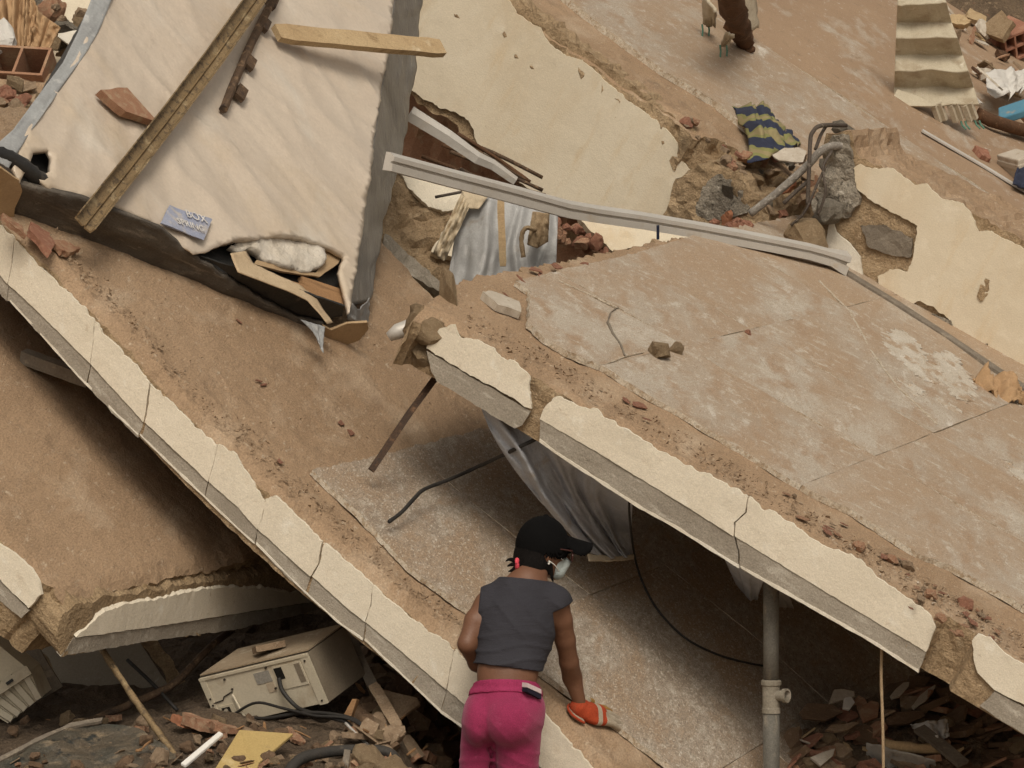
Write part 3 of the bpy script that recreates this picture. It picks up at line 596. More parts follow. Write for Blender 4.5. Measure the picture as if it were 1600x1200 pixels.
# ------------------------------------------------------------------ slab D and its deep cream wall face
D = empty('concrete_slab', FD.M, 'upper floor slab at the back with tall cream wall face below it', 'concrete slab')
td = lambda *p: FD.top(*p); fd = lambda x, y: FD.face(x, y, 0.0)
def hD(a, b):
    w = math.exp(-max(0, b) / .25); return -.04 * math.exp(-max(0, b) / .04) + w * .02 * nfr(a * 4, b * 7, 32, 5) - .012 * w + (.03 * nfr(a * 3, b * 3, 36, 4) * w if a > .1 else 0)
xl = FD.face(560, -180)[0]; xr = 9.5
xb = FD.face(1085, 205)[0]
sheet('slab_core', [(xl, 0), (xb, 0), (xb + .12, .12), (xb + .3, .10), (xb + .45, .3), (xb + .8, .34), (xr, .45), (xr, 11), (xl, 11)], FD.T, -.28, 0, 'screed', D, step=.03, jag=[.012, .04, .04, .05, .04, .03, .02, .02, .02], grid=.075, rough=.006, seed=4, hfun=hD, levels=7, side=.03, edge_mat='mortar')
back = [fd(*p) for p in [(640, -120), (795, -12), (1085, 207), (1100, 240), (1108, 290), (1092, 340), (1060, 366), (1010, 392), (940, 372), (850, 315), (790, 275), (760, 235), (735, 228), (700, 188), (664, 166), (560, 90), (560, -170)]]
sheet('wall_core', back, FD.F(.02), -.16, 0, 'mortar', D, step=.025, jag=.025, grid=.05, rough=.012, seed=101, levels=5, side=.02)
pw = [fd(*p) for p in [(640, -140), (780, -22), (797, 2), (808, 22), (845, 44), (850, 57), (880, 84), (910, 94), (975, 150), (1040, 200), (1060, 224), (1060, 244), (1087, 275), (1068, 302), (1048, 345), (1000, 362), (930, 352), (850, 312), (772, 252), (748, 230), (742, 203), (728, 182), (710, 172), (690, 170), (668, 156), (560, 80), (560, -190)]]
sheet('plaster_wall', pw, FD.F(-.002), 0, .014, 'plaster_warm', D, step=.014, jag=.010, grid=.06, rough=.0012, seed=102, freq=20)
tD = [(790, -70), (874, 0), (918, 36), (969, 73), (1030, 117), (1070, 141), (1110, 165), (1161, 206), (1230, 262)]
sheet('floor_tile', [td(*p) for p in tD] + [(xr - .1, td(1230, 262)[1] + .2), (xr - .1, 3.2), (td(790, -70)[0], 3.2)], FD.T, 0, .040, 'tile', D, step=.02, jag=[.009] * 8 + [.02] * 4, grid=.12, rough=.004, rfreq=3, seed=104, edge_mat='tile_edge')
sheet('floor_tile', [(td(790, -70)[0], 3.204), (xr - .1, 3.204), (xr - .1, 10.9), (td(790, -70)[0], 10.9)], FD.T, 0, .040, 'tile_dusty', D, step=.03, jag=.001, grid=.14, rough=.004, rfreq=3, seed=105, edge_mat='tile_edge')

# ------------------------------------------------------------------ beam F: upturned wall stub at the right
Fo = empty('wall_stub', FF.M, 'broken wall stub with flaking cream plaster standing along the right edge', 'wall')
ff = lambda x, y: FF.face(x, y, 0.0)
out = [(1290, 212), (1328, 205), (1345, 246), (1420, 282), (1520, 332), (1640, 398), (1800, 480), (1800, 720), (1600, 592), (1450, 503), (1318, 422), (1275, 392), (1258, 352), (1286, 318), (1290, 275)]
def hF(a, b): return .010 * nfr(a * 6, b * 6, 52, 5)
sheet('wall_core', [ff(*p) for p in out], FF.F(0), -.88, 0, 'mortar', Fo, step=.03, jag=[.03] * 2 + [.02] * 5 + [.004] * 3 + [.03] * 5, grid=.035, rough=.010, seed=111, hfun=hF, levels=14, side=.018, edge_mat='screed')
ffm = FF.F(-.006)
pm = [(1336, 262), (1345, 258), (1365, 263), (1395, 262), (1412, 275), (1430, 290), (1450, 286), (1462, 300), (1475, 311), (1505, 318), (1518, 332), (1530, 362), (1550, 360), (1568, 372), (1600, 388), (1800, 492), (1800, 712), (1600, 583), (1548, 560), (1545, 535), (1520, 545), (1490, 520), (1492, 505), (1460, 478), (1440, 470), (1424, 475), (1398, 462), (1376, 448), (1374, 432), (1392, 420), (1420, 425), (1428, 405), (1436, 352), (1395, 330), (1365, 314), (1342, 296)]
sheet('plaster_patch', [ff(*p) for p in pm], ffm, 0, .022, 'plaster_warm', Fo, step=.010, jag=.008, grid=.05, rough=.0015, seed=112, freq=24)
sheet('plaster_patch', [ff(*p) for p in [(1298, 350), (1304, 347), (1308, 362), (1330, 380), (1346, 402), (1350, 431), (1326, 420), (1296, 398), (1293, 375)]], ffm, 0, .022, 'plaster_white', Fo, step=.010, jag=.004, grid=.05, seed=113)
sheet('plaster_patch', [ff(*p) for p in [(1378, 455), (1420, 482), (1416, 488), (1384, 468)]], ffm, 0, .018, 'plaster_white', Fo, step=.010, jag=.004, grid=.05, seed=114)
sheet('mortar_patch', [ff(*p) for p in [(1270, 312), (1288, 275), (1291, 232), (1305, 214), (1327, 210), (1334, 250), (1338, 290), (1346, 312), (1330, 338), (1300, 346), (1275, 340)]], ffm, 0, .030, 'mortar_grey', Fo, step=.012, jag=.016, grid=.022, rough=.022, seed=115)
sheet('mortar_patch', [ff(*p) for p in [(1345, 352), (1382, 352), (1428, 372), (1424, 400), (1400, 402), (1360, 385)]], ffm, 0, .008, 'concrete_dark', Fo, step=.012, jag=.008, grid=.03, rough=.01, seed=116)
sheet('mortar_patch', [ff(*p) for p in [(1450, 488), (1488, 500), (1490, 520), (1475, 520), (1452, 503)]], ffm, 0, .030, 'mortar_grey', Fo, step=.012, jag=.012, grid=.03, rough=.012, seed=117)
sheet('patch_hole', [ff(*p) for p in [(1538, 432), (1549, 437), (1546, 460), (1536, 470), (1529, 463), (1534, 446)]], ffm, .018, .0245, 'mortar_yellow', Fo, step=.010, jag=.005, grid=.02, rough=.01, seed=118)
HUE = {'shard_brown': 'dark brown', 'brick_dusty': 'dusty reddish', 'shard_dusty': 'dusty tan', 'brick': 'red', 'wood_dark': 'dark', 'wood_pale': 'pale', 'shard_pale': 'whitish', 'mortar': 'ochre', 'wood': 'brown', 'mortar_grey': 'grey', 'brick_orange': 'orange'}
KIND = {'slab': 'slab piece', 'tile': 'tile shard', 'brick': 'brick fragment', 'splinter': 'wood splinter', 'rock': 'stone lump'}
def lab(k, m, s, where): return ('large ' if s > .2 else 'small ' if s < .1 else '') + HUE.get(m, 'tan') + ' ' + (KIND[k] if not (k == 'splinter' and not m.startswith('wood')) else 'sliver') + ' ' + where
# ------------------------------------------------------------------ box spring wrapped in torn plastic
def frame_n(px, py, Y, n, qx, qy):
    """frame on a plane with normal n through a photo point; x runs towards a second photo point"""
    fr = Frame.__new__(Frame); n = Vector(n).normalized(); fr.o = W(px, py, Y)
    d = ray(qx, qy); t = n.dot(fr.o - CAM) / n.dot(d); u = (fr.o - (CAM + d * t)).normalized(); v = n.cross(u)
    fr.u, fr.v, fr.n = u, v, n; fr.R = Matrix((u, v, n)).transposed(); fr.Ri = fr.R.transposed(); fr.M = Matrix.Translation(fr.o) @ fr.R.to_4x4()
    return fframe(fr)
def box_geo(sx, sy, sz, c=(0, 0, 0)):
    V = [(c[0] + sx * x, c[1] + sy * y, c[2] + sz * z) for x in (-.5, .5) for y in (-.5, .5) for z in (-.5, .5)]
    return V, [(0, 1, 3, 2), (4, 6, 7, 5), (0, 4, 5, 1), (2, 3, 7, 6), (0, 2, 6, 4), (1, 5, 7, 3)]
def merge(parts):
    V, F = [], []
    for v, f in parts: k = len(V); V += [tuple(x) for x in v]; F += [tuple(i + k for i in q) for q in f]
    return V, F
_l = FB.wtop(20, 346, .015); _r = FB.wtop(531, 536, .015)
_k = W(545, 490, _r.y - .06); _b = W(616, 0, _k.y + 2.35) - _k
_n = (_r - _l).cross(_b).normalized()
FM = frame_n(545, 490, _k.y, _n, 34, 276)
print('box spring normal', _n, 'front', (_r - _l).length, 'back', _b.length)
BX = empty('box_spring', FM.M, 'bed box spring in torn dusty plastic film lying on the left slab', 'box spring')
tm = lambda *p: FM.top(*p); fmf = lambda x, y: FM.face(x, y, 0.0)
oc = tm(175, -60)
def hM(a, b):
    dx, dy = a - oc[0], b - oc[1]; r = math.hypot(dx, dy); th = math.atan2(dy, dx)
    f = noise.noise(Vector((th * 6, r * .4, 3))) + .35 * noise.noise(Vector((th * 13, r * .6, 7)))
    rid = (1 - abs(f)) ** 3
    g = noise.noise(Vector((a * 2.3 + b * 1.5, (b - a) * .6, 11)))
    return .007 * rid * min(1, r * .8) + .006 * (1 - abs(noise.noise(Vector((th * 10 + .4 * g, r * .5, 13))))) ** 9 + .008 * (1 - abs(noise.noise(Vector((a * 1.5 + b * 2.2, (b - a) * .9, 17))))) ** 10 + .020 * g + .010 * (1 - abs(noise.noise(Vector((a * 1.8 + b * 1.4, (b - a) * .7, 21))))) ** 6 - .02 * math.exp(-max(0, b) / .03)
tear = [(545, 490), (541, 466), (529, 425), (537, 402), (520, 392), (505, 384), (470, 374), (430, 371), (398, 376), (362, 378), (330, 390), (305, 396)]
sheet('film_cover', [tm(*p) for p in tear + [(250, 354), (128, 307), (76, 292), (60, 278), (78, 268), (80, 246), (74, 236), (50, 240), (34, 283), (20, 262), (40, 205), (118, 91), (165, -10), (215, -95), (640, -110), (616, 0), (600, 105), (580, 245)]], FM.T, -.016, 0, 'plastic_film', BX,
      step=.018, jag=[.006] * 12 + [.004] * 16, grid=.026, rough=.001, seed=201, hfun=hM, smooth=True)
inner = [tm(*p) for p in [(538, 482), (40, 270), (50, 205), (170, -5), (215, -80), (628, -95), (608, 0)]]
sheet('inner_box', inner, FM.T, -.215, -.075, 'black_plastic', BX, step=.05, jag=.003, grid=.1, rough=.006, seed=202)
tl = [(28, 286), (128, 309), (250, 356), (302, 399), (329, 415), (372, 445), (422, 474), (465, 497), (506, 506)]
bl_ = [(500, 529), (455, 514), (383, 485), (290, 456), (202, 417), (101, 384), (20, 346)]
def hS(a, b): return .010 * noise.noise(Vector((a * 1.2, b * 26, 5))) + .008 * nfr(a * 7, b * 9, 31, 3)
sheet('side_cloth', [fmf(*p) for p in tl + bl_], FM.F(0), -.02, .006, 'side_cloth', BX, step=.014, jag=[.002] * 3 + [.008] * 5 + [.003] * 8, grid=.025, rough=.004, seed=203, hfun=hS, smooth=True)
sheet('side_cloth', [fmf(*p) for p in [(303, 400), (540, 482), (536, 498), (504, 503), (465, 492), (422, 470), (372, 441), (329, 412)]], FM.F(.012), -.01, 0, 'black_plastic', BX, step=.02, jag=.003, grid=.04, rough=.004, seed=204)
sheet('cardboard_corner', [fmf(*p) for p in [(503, 503), (515, 510), (540, 500), (572, 498), (574, 508), (560, 526), (531, 536), (502, 530)]], FM.F(-.010), 0, .012, 'cardboard', BX, step=.02, jag=.003, grid=.04, seed=205)
sheet('cardboard_corner', [fmf(*p) for p in [(-40, 240), (0, 256), (28, 276), (34, 292), (22, 318), (18, 345), (-40, 325)]], FM.F(-.012), 0, .012, 'cardboard', BX, step=.02, jag=.003, grid=.04, seed=206)
sheet('padding', [FM.top(*p, -.02) for p in [(360, 384), (372, 376), (400, 372), (440, 372), (480, 378), (506, 388), (507, 410), (488, 424), (462, 420), (440, 416), (418, 408), (404, 396), (388, 388), (372, 392)]], FM.T, -.05, -.012, 'padding', BX, step=.012, jag=.008, grid=.02, rough=.012, seed=207, smooth=True)
sheet('cardboard_flap', [FM.top(*p, -.03) for p in [(507, 384), (540, 388), (528, 412), (500, 432), (440, 424), (398, 412), (402, 406), (450, 418), (494, 426), (505, 408)]], FM.T, -.040, -.03, 'cardboard', BX, step=.02, jag=.002, grid=.05, seed=208)
def slat(p, q, wd, th, h, mat, up):
    a = FM.world((*FM.top(*p, h), h)); b = FM.world((*FM.top(*q, h), h)); sec = [(-wd / 2, -th / 2), (wd / 2, -th / 2), (wd / 2, th / 2), (-wd / 2, th / 2)]
    V, F = extrude_geo([a, a.lerp(b, .5), b], sec, up); V = [FM.loc(v) for v in V]; return meshobj('slat', V, F, mat, BX)
slat((415, 438), (536, 474), .06, .03, -.05, 'wood', FM.n); slat((470, 440), (537, 462), .05, .025, -.055, 'wood', FM.n)
V, F = cloth_geo([FM.loc(FM.world((*FM.top(*p, .01), .01))) for p in [(360, 396), (372, 425), (410, 440), (450, 455), (480, 470), (500, 492), (512, 506)]], [FM.loc(FM.world((*FM.top(*p, -.005), -.005))) for p in [(385, 392), (396, 412), (430, 428), (468, 445), (492, 465), (508, 488), (520, 504)]], 40, 8, 1, .006, 3, toward=Vector((0, -.4, .9)))
solid(meshobj('torn_strip', V, F, 'cardboard_pale', BX, True), .004)
lo = lambda x, y, h: FM.loc(FM.world((*FM.top(x, y, h), h)))
V, F = cloth_geo([lo(640, -110, 0), lo(616, 0, 0), lo(600, 105, 0), lo(580, 245, 0), lo(560, 380, 0), lo(545, 478, 0)], [lo(684, -110, -.2), lo(658, 0, -.2), lo(649, 110, -.2), lo(627, 250, -.2), lo(600, 345, -.2), lo(578, 470, -.17)], 110, 24, 9, .008, 8, toward=Vector((.9, -.3, .2)), grow=(.1, 1.0))
solid(meshobj('side_film', V, F, 'film_grey', BX, True), .003)
V, F = cloth_geo([lo(545, 470, .004), lo(552, 475, .004), lo(560, 484, -.02), lo(578, 465, -.1)], [lo(544, 500, -.06), lo(556, 512, -.11), lo(562, 515, -.13), lo(577, 498, -.16)], 30, 16, 2, .012, 4, toward=Vector((.5, -.7, .2)))
solid(meshobj('side_film', V, F, 'film_blue', BX, True), .003)
V, F = cloth_geo([lo(150, -20, .0), lo(122, 50, .0), lo(98, 98, .0), lo(20, 203, .0), (lo(-24, 242, .0))], [lo(182, -20, .014), lo(154, 50, .014), lo(124, 98, .014), lo(48, 205, .014), lo(14, 262, .014)], 70, 10, 3, .006, 6, toward=Vector((0, 0, 1)))
solid(meshobj('edge_tape', V, F, 'film_blue', BX, True), .003)
V, F = cloth_geo([lo(468, 494, .012), lo(506, 505, .012)], [lo(490, 515, .0), lo(502, 545, -.02)], 24, 14, 3, .012, 9, toward=Vector((0, -.8, .3)))
for v in []: pass
solid(meshobj('torn_film', [Vector(v) + Vector((0, -.02, 0)) for v in V], F, 'film_blue', BX, True), .002)
sk = sheet('sticker', [tm(*p) for p in [(258, 327), (324, 349), (312, 381), (244, 355)]], FM.T, .024, .030, 'sticker', BX, step=.02, jag=.003, grid=.03, rough=.003, seed=210)
def lettering(text, size, mat):
    cu = bpy.data.curves.new('lettering', 'FONT'); cu.body = text; cu.size = size; cu.extrude = .001; cu.resolution_u = 2; cu.align_x = 'CENTER'
    o = bpy.data.objects.new('lettering', cu); COL.objects.link(o); bpy.context.view_layer.update()
    me = bpy.data.meshes.new_from_object(o.evaluated_get(bpy.context.evaluated_depsgraph_get())); bpy.data.objects.remove(o); me.materials.clear(); me.materials.append(MATS[mat]); return me
for t, px, py, sz in (('BOX', 300, 352, .062), ('SPRING', 291, 364, .05)):
    me = lettering(t, sz, 'sticker_print'); x, y = tm(px, py); o = bpy.data.objects.new('lettering', me); link(o, sk)
    a = tm(258, 327); b = tm(324, 349); o.location = (x, y, .038); o.rotation_euler = (0, 0, math.atan2(b[1] - a[1], b[0] - a[0]))
V, F = tube_geo(smooth_path([lo(-10, 240, -.01), lo(20, 250, .0), lo(45, 268, -.01), lo(66, 284, -.03)], 5), .035, 10, None, .2, 3)
meshobj('corner_guard', V, F, 'black_plastic', BX, True)
V, F = cloth_geo([lo(22, 245, .01), lo(50, 232, .03), lo(76, 238, .02)], [lo(70, 290, .0), lo(74, 284, .01), lo(82, 262, .01)], 16, 14, 1, .01, 2, toward=Vector((0, 0, 1)))
# what lies on the box spring
def prism(name, path, sec, up, mat, label, cat, sfun=None, group=None):
    V, F = extrude_geo([Vector(p) for p in path], sec, up, sfun); return world_thing(name, V, F, mat, label, cat, group)
chan = [(.72 * q_, 1.0 * w_) for q_, w_ in [(-.068, .040), (-.060, .040), (-.054, .008), (.004, .004), (.012, .016), (.020, .004), (.058, .008), (.062, .032), (.070, .032), (.066, 0), (.02, -.004), (.012, .008), (.004, -.004), (-.060, 0)]]
prism('steel_channel', [FM.wtop(128, 352, .04), FM.wtop(200, 262, .055), FM.wtop(260, 185, .07), FM.wtop(330, 92, .10), FM.wtop(420, -35, .13)], chan, FM.n, 'rust_gold', 'long rust-gold steel channel lying diagonally across the box spring', 'steel channel')
nt_ = empty('notched_rail', Matrix.Translation(FM.wtop(350, 170, .04)), 'rusty notched metal rail lying right of the long steel channel', 'metal rail')
base = nt_.location.copy()
pth = [FM.wtop(349, 171, .035), FM.wtop(372, 115, .035), FM.wtop(400, 52, .04), FM.wtop(436, -20, .05)]
V, F = tube_geo(smooth_path(pth, 5), .021, 8, None, .12, 2); meshobj('rail_bar', [v - base for v in V], F, 'rust_brown', nt_)
for t in ((372, 142), (386, 95), (409, 35), (421, 0)):
    c = FM.wtop(*t, .04); a = (FM.wtop(400, 52, .04) - FM.wtop(372, 115, .035)).normalized(); s = a.cross(FM.n).normalized()
    V = [c + a * x + s * (y + .012) + FM.n * z for x in (-.05, .05) for y in (-.022, .030) for z in (-.012, .014)]
    meshobj('rail_lug', [v - base for v in V], box_geo(1, 1, 1)[1], 'rust_brown', nt_)
def plank(name, p0, p1, wd, th, up, mat, label, cat, seed=0, taper=.1, n=14):
    P = [Vector(p0).lerp(Vector(p1), i / n) for i in range(n + 1)]
    V, F = [], []; r = random.Random(seed)
    for i, (p, s, w) in enumerate(frames(P, Vector(up))):
        a = wd / 2 * (1 + .10 * nfr(i * .4, seed, 1, 3)); b = wd / 2 * (1 + .10 * nfr(i * .4, seed, 5, 3))
        if i in (0, n): a *= r.uniform(.7, 1); b *= r.uniform(.7, 1)
        e = th / 2; V += [p + s * a + w * e, p - s * b + w * e, p - s * b - w * e, p + s * a - w * e]
    for i in range(n):
        for k in range(4): x = i * 4 + k; y = i * 4 + (k + 1) % 4; F.append((x, y, y + 4, x + 4))
    F += [(3, 2, 1, 0), tuple(range(n * 4, n * 4 + 4))]
    return world_thing(name, V, F, mat, label, cat)
plank('timber_batten', FM.wtop(432, 52, .06), W(690, 76, FM.wtop(616, 70, .06).y - .10), .100, .035, FM.n, 'wood_pale', 'pale dusty timber batten jutting right from the top of the box spring', 'timber', 3)
put('brick_shard', frag('tile', 8, 'brick_dusty'), FM.wtop(196, 160, .05), FM.R.to_quaternion() @ Quaternion((0, 0, 1), -.22), (.36, .30, .9), 'flat red clay shard lying on the box spring under the steel channel', 'brick shard')
plank('wood_splinter', FM.wtop(301, 112, .06), FM.wtop(297, 152, .05), .035, .02, FM.n, 'wood_pale', 'short split wood splinter beside the long steel channel', 'wood splinter', 9, n=6)

# ------------------------------------------------------------------ behind the gap: broken wall core, metal rails, silver curtain
ED = lambda x, y, d: (FD.world((FD.face(x, y, d)[0], d, FD.face(x, y, d)[1])))
bk = empty('wall_stub', FD.M, 'reddish inner wall in the dark gap below the cream wall face', 'wall')
sheet('wall_core', [FD.face(*p, .55) for p in [(520, 60), (760, 190), (900, 290), (1060, 380), (1330, 300), (1420, 420), (1100, 560), (600, 560), (500, 300)]], FD.F(.55), -.2, 0, 'brick_dusty', bk, step=.06, jag=.03, grid=.06, rough=.03, seed=120, levels=2)
FCK = frame_n(640, 300, 4.9, (.15, -.93, .33), 700, 430)
ck_ = empty('concrete_chunk', FCK.M, 'rough broken concrete block wedged behind the box spring\'s right side', 'concrete chunk')
tk = lambda *p: FCK.top(*p)
sheet('block_core', [tk(*p) for p in [(560, 250), (625, 268), (648, 300), (690, 330), (728, 372), (712, 430), (700, 470), (640, 470), (590, 430), (540, 350)]], FCK.T, -.5, 0, 'mortar', ck_, step=.03, jag=.03, grid=.035, rough=.035, seed=121, levels=5, side=.04)
sheet('plaster_patch', [tk(*p) for p in [(618, 264), (660, 272), (735, 296), (732, 330), (690, 336), (668, 326), (640, 300)]], FCK.T, 0, .035, 'plaster', ck_, step=.014, jag=.012, grid=.05, rough=.006, seed=122)
sheet('plaster_patch', [tk(*p) for p in [(712, 332), (726, 340), (705, 408), (684, 404), (672, 400), (688, 370), (700, 350)]], FCK.T, 0, .06, 'plaster_warm', ck_, step=.014, jag=.012, grid=.05, rough=.006, seed=123)
sheet('concrete_lip', [tk(*p) for p in [(600, 372), (640, 410), (690, 452), (690, 470), (640, 440), (596, 392)]], FCK.T, 0, .08, 'concrete', ck_, step=.02, jag=.012, grid=.04, rough=.015, seed=124)
alu = [(.034, -.045), (.034, -.010), (.018, -.007), (.018, .002), (.034, .005), (.034, .026), (.0, .045), (-.03, .045), (-.03, -.045)]
Ye = FC.wtop(1312, 412, .07).y
pp = [W(x_, y_, 3.12 + (Ye - 3.12) * (x_ - 607) / 705) for x_, y_ in ((607, 252), (700, 277), (800, 303), (884, 326), (930, 334), (1000, 344), (1100, 361), (1200, 380), (1260, 392), (1296, 402), (1318, 411))]
def sf(t): return 1.0 + (.55 * max(0, (t - .86) / .14) ** 2)
prism('aluminium_profile', pp, alu, Vector((0, -.2, 1)), 'aluminium', 'long bent pale aluminium window profile spanning from box spring to tiled slab', 'metal profile', sf)
prism('aluminium_profile', [W(640, 178, 4.9), W(700, 215, 4.95), W(745, 247, 5.0), W(770, 258, 5.05), W(805, 283, 5.1)], [(.03, -.05), (.03, .02), (.0, .06), (-.03, .06), (-.03, -.05)], Vector((0, -.3, 1)), 'aluminium', 'short buckled metal profile in the gap under the cream wall face', 'metal profile', lambda t: .72 - .3 * t)
r = random.Random(5)
for i in range(7):
    a = W(690 + r.uniform(-40, 30), 205 + i * 9 + r.uniform(-6, 6), 5.2); b = W(800 + r.uniform(0, 60), 272 + i * 7 + r.uniform(-4, 6), 5.3)
    tube('reed_stick', [a, a.lerp(b, .5) + Vector((0, 0, r.uniform(-.03, .03))), b], .011, 'wood_dark' if i % 2 else 'rust_brown', 'thin brown stick in the bundle under the cream wall face', 'stick', 'sticks bundled under the cream wall face', 6, 3, wob=.2, seed=i)
V, F = cloth_geo([W(722, 302, 4.35), W(760, 308, 4.3), W(800, 316, 4.3), W(872, 332, 4.35)], [W(694, 470, 4.25), W(740, 480, 4.15), W(800, 470, 4.15), W(868, 440, 4.2)], 70, 40, 2.6, .07, 3, sharp=1.0, grow=(.3, 1.0), lump=.25)
cu_ = world_thing('curtain', V, F, 'curtain_silver', 'silvery grey curtain hanging below the long aluminium profile', 'curtain', None, True); solid(cu_, .003)
V, F = cloth_geo([W(722, 298, 4.28), W(765, 304, 4.26)], [W(722, 325, 4.26), W(748, 327, 4.25)], 14, 10, 1, .01, 2)
o = meshobj('curtain_lining', [Vector(v) - cu_.location for v in V], F, 'curtain_lining', cu_, True); solid(o, .003)
V, F = cloth_geo([W(722, 300, 4.27), W(734, 322, 4.26)], [W(676, 396, 4.2), W(694, 408, 4.2)], 12, 30, 1, .05, 5, lump=1.5)
o = meshobj('curtain_lining', [Vector(v) - cu_.location for v in V], F, 'curtain_lining', cu_, True); solid(o, .003)
plank('wood_strip', W(782, 310, 4.1), W(786, 416, 4.05), .036, .018, (0, -1, .1), 'wood_pale', 'narrow rough wood strip hanging in front of the silvery curtain', 'wood strip', 4)
V, F = cloth_geo([W(832, 330, 4.12), W(846, 332, 4.1), W(858, 334, 4.12)], [W(824, 382, 4.1), W(838, 388, 4.08), W(856, 378, 4.1)], 12, 20, 2, .03, 4)
o = world_thing('torn_cloth', V, F, 'rope', 'knotted tan rag strip on the silvery curtain', 'rag', None, True); solid(o, .006)
tube('rag_strip', [W(838, 360, 4.06), W(822, 356, 4.05), W(815, 372, 4.06), W(818, 402, 4.06)], .012, 'rope', 'tan rag strip looping beside the knotted strip', 'rag', None, 7, 5, wob=.4, seed=2)
tube('iron_pin', [W(680, 308, 4.78), W(726, 299, 4.75)], .008, 'rebar', 'short dark iron pin sticking out of the plaster behind the box spring', 'iron pin', None, 6, 2)
V, F = merge([tube_geo([W(1028, 352, 4.3), W(1028, 374, 4.32)], .008, 6)]); world_thing('iron_pin', V, F, 'navy', 'small dark peg below the middle of the aluminium profile', 'peg')
sheetM = frame_n(960, 375, 5.0, (.2, -.85, .45), 1060, 378)
cp = empty('plaster_fragment', sheetM.M, 'cream plaster fragment below the aluminium profile at the tiled slab\'s back', 'plaster fragment')
sheet('plaster_face', [sheetM.top(*p) for p in [(905, 338), (930, 348), (1050, 352), (1085, 368), (1040, 382), (958, 392), (940, 376), (925, 360)]], sheetM.T, -.05, 0, 'plaster_warm', cp, step=.015, jag=.01, grid=.05, rough=.004, seed=125)
r = random.Random(8)
for i in range(26):
    px = r.uniform(866, 955); py = 345 + (px - 866) * .45 + r.uniform(-8, 26); s = r.uniform(.05, .12)
    put('brick_rubble', frag('rock', i % 6, 'brick' if i % 3 else 'brick_dusty'), W(px, py, 5.0 + r.uniform(-.1, .25)), rquat(r, None, 1.5), s, 'lump of red brick rubble in the pocket beside the silvery curtain', 'brick rubble', 'brick rubble beside the silvery curtain')

# ------------------------------------------------------------------ broken joint between the back slab and the wall stub: rubble, bars, cloth
ckb = empty('concrete_chunk', FD.M, 'crumbled brown concrete end right of the cream wall face', 'concrete chunk')
sheet('block_core', [FD.face(*p, -.02) for p in [(1062, 286), (1085, 262), (1120, 250), (1165, 268), (1205, 318), (1215, 352), (1150, 362), (1060, 352), (1048, 335)]], FD.F(-.02), -.5, .10, 'mortar', ckb, step=.03, jag=.03, grid=.03, rough=.022, seed=131, levels=5, side=.03)
sheet('mortar_patch', [FD.face(*p, -.12) for p in [(1095, 285), (1128, 272), (1160, 292), (1168, 330), (1130, 344), (1090, 338)]], FD.F(-.10), -.02, .03, 'mortar_grey', ckb, step=.02, jag=.02, grid=.025, rough=.016, seed=132)
DN = FC.wtop(1318, 420).y - 5.05
def Wn(px, py, Y): return W(px, py, Y + DN)
put('concrete_chunk', frag('rock', 11, 'mortar_grey'), Wn(1292, 330, 4.95), rquat(random.Random(3), None, 1), (.22, .22, .26), 'grey pebbly concrete lump under the bent bars', 'concrete chunk')
for i_, pts_ in enumerate(([(1290, 260, 4.8), (1276, 290, 4.78), (1258, 330, 4.8), (1236, 352, 4.85)], [(1300, 236, 4.85), (1286, 262, 4.78), (1290, 300, 4.76), (1278, 336, 4.8)])):
    tube('reinforcing_bar', [Wn(*q_) for q_ in pts_], .008, 'rebar', ['thin dark bar curling down from the grey stump to the left', 'thin dark bar hanging down the grey stump face'][i_], 'reinforcing bar', None, 7, 5, wob=.1, seed=30 + i_)
put('concrete_chunk', frag('rock', 12, 'mortar_grey'), Wn(1320, 205, 5.15), rquat(random.Random(4), None, 1), (.2, .2, .16), 'small grey concrete lump at the top of the bent bars', 'concrete chunk')
put('concrete_chunk', frag('rock', 9, 'mortar'), Wn(1262, 368, 4.9), rquat(random.Random(9), None, 1), (.28, .25, .34), 'tan mortar lump at the foot of the broken wall stub', 'concrete chunk')
r = random.Random(21)
for i in range(60):
    px = r.uniform(1130, 1300); py = 235 + (px - 1130) * .1 + r.uniform(0, 130); s = r.uniform(.05, .17)
    if py > 355: continue
    m = r.choice(['shard_dusty', 'mortar', 'brick', 'brick_dusty', 'shard_dusty', 'mortar_grey', 'brick_orange'])
    k = r.choice(['rock', 'rock', 'brick', 'tile'])
    put('rubble_piece', frag(k, r.randint(0, 6), m), Wn(px, py, 5.35 + r.uniform(-.05, .35) + (340 - py) * .002), rquat(r, None, 1.5), s, lab(k, m, s, 'below the striped cloth' if py < 285 and px < 1230 else 'under the thick ribbed bar' if px < 1230 else 'behind the bent hook bar'), 'rubble', 'rubble in the gap beside the bent bars')
for i in range(16):
    p = FD.top(*(r.uniform(1068, 1165), 0), 0)
    px = r.uniform(1060, 1170); py = 150 + (px - 1060) * .72 + r.uniform(18, 50)
    put('rubble_piece', frag(r.choice(['rock', 'tile', 'brick']), i % 5, r.choice(['brick_dusty', 'shard_dusty', 'brick'])), FD.wtop(px, py, .015), rquat(r, FD.n, .3), r.uniform(.04, .12), 'brick crumb on the bare edge of the upper back slab', 'rubble', 'crumbs on the upper back slab edge')
for i in range(9):
    put('rubble_piece', frag('rock', i % 5, 'brick'), FC.wtop(r.uniform(1115, 1175), r.uniform(345, 354), .02), rquat(r, FC.n, .6), r.uniform(.05, .09), 'red brick crumb behind the aluminium profile at the tiled slab\'s back', 'rubble', 'brick crumbs behind the aluminium profile')
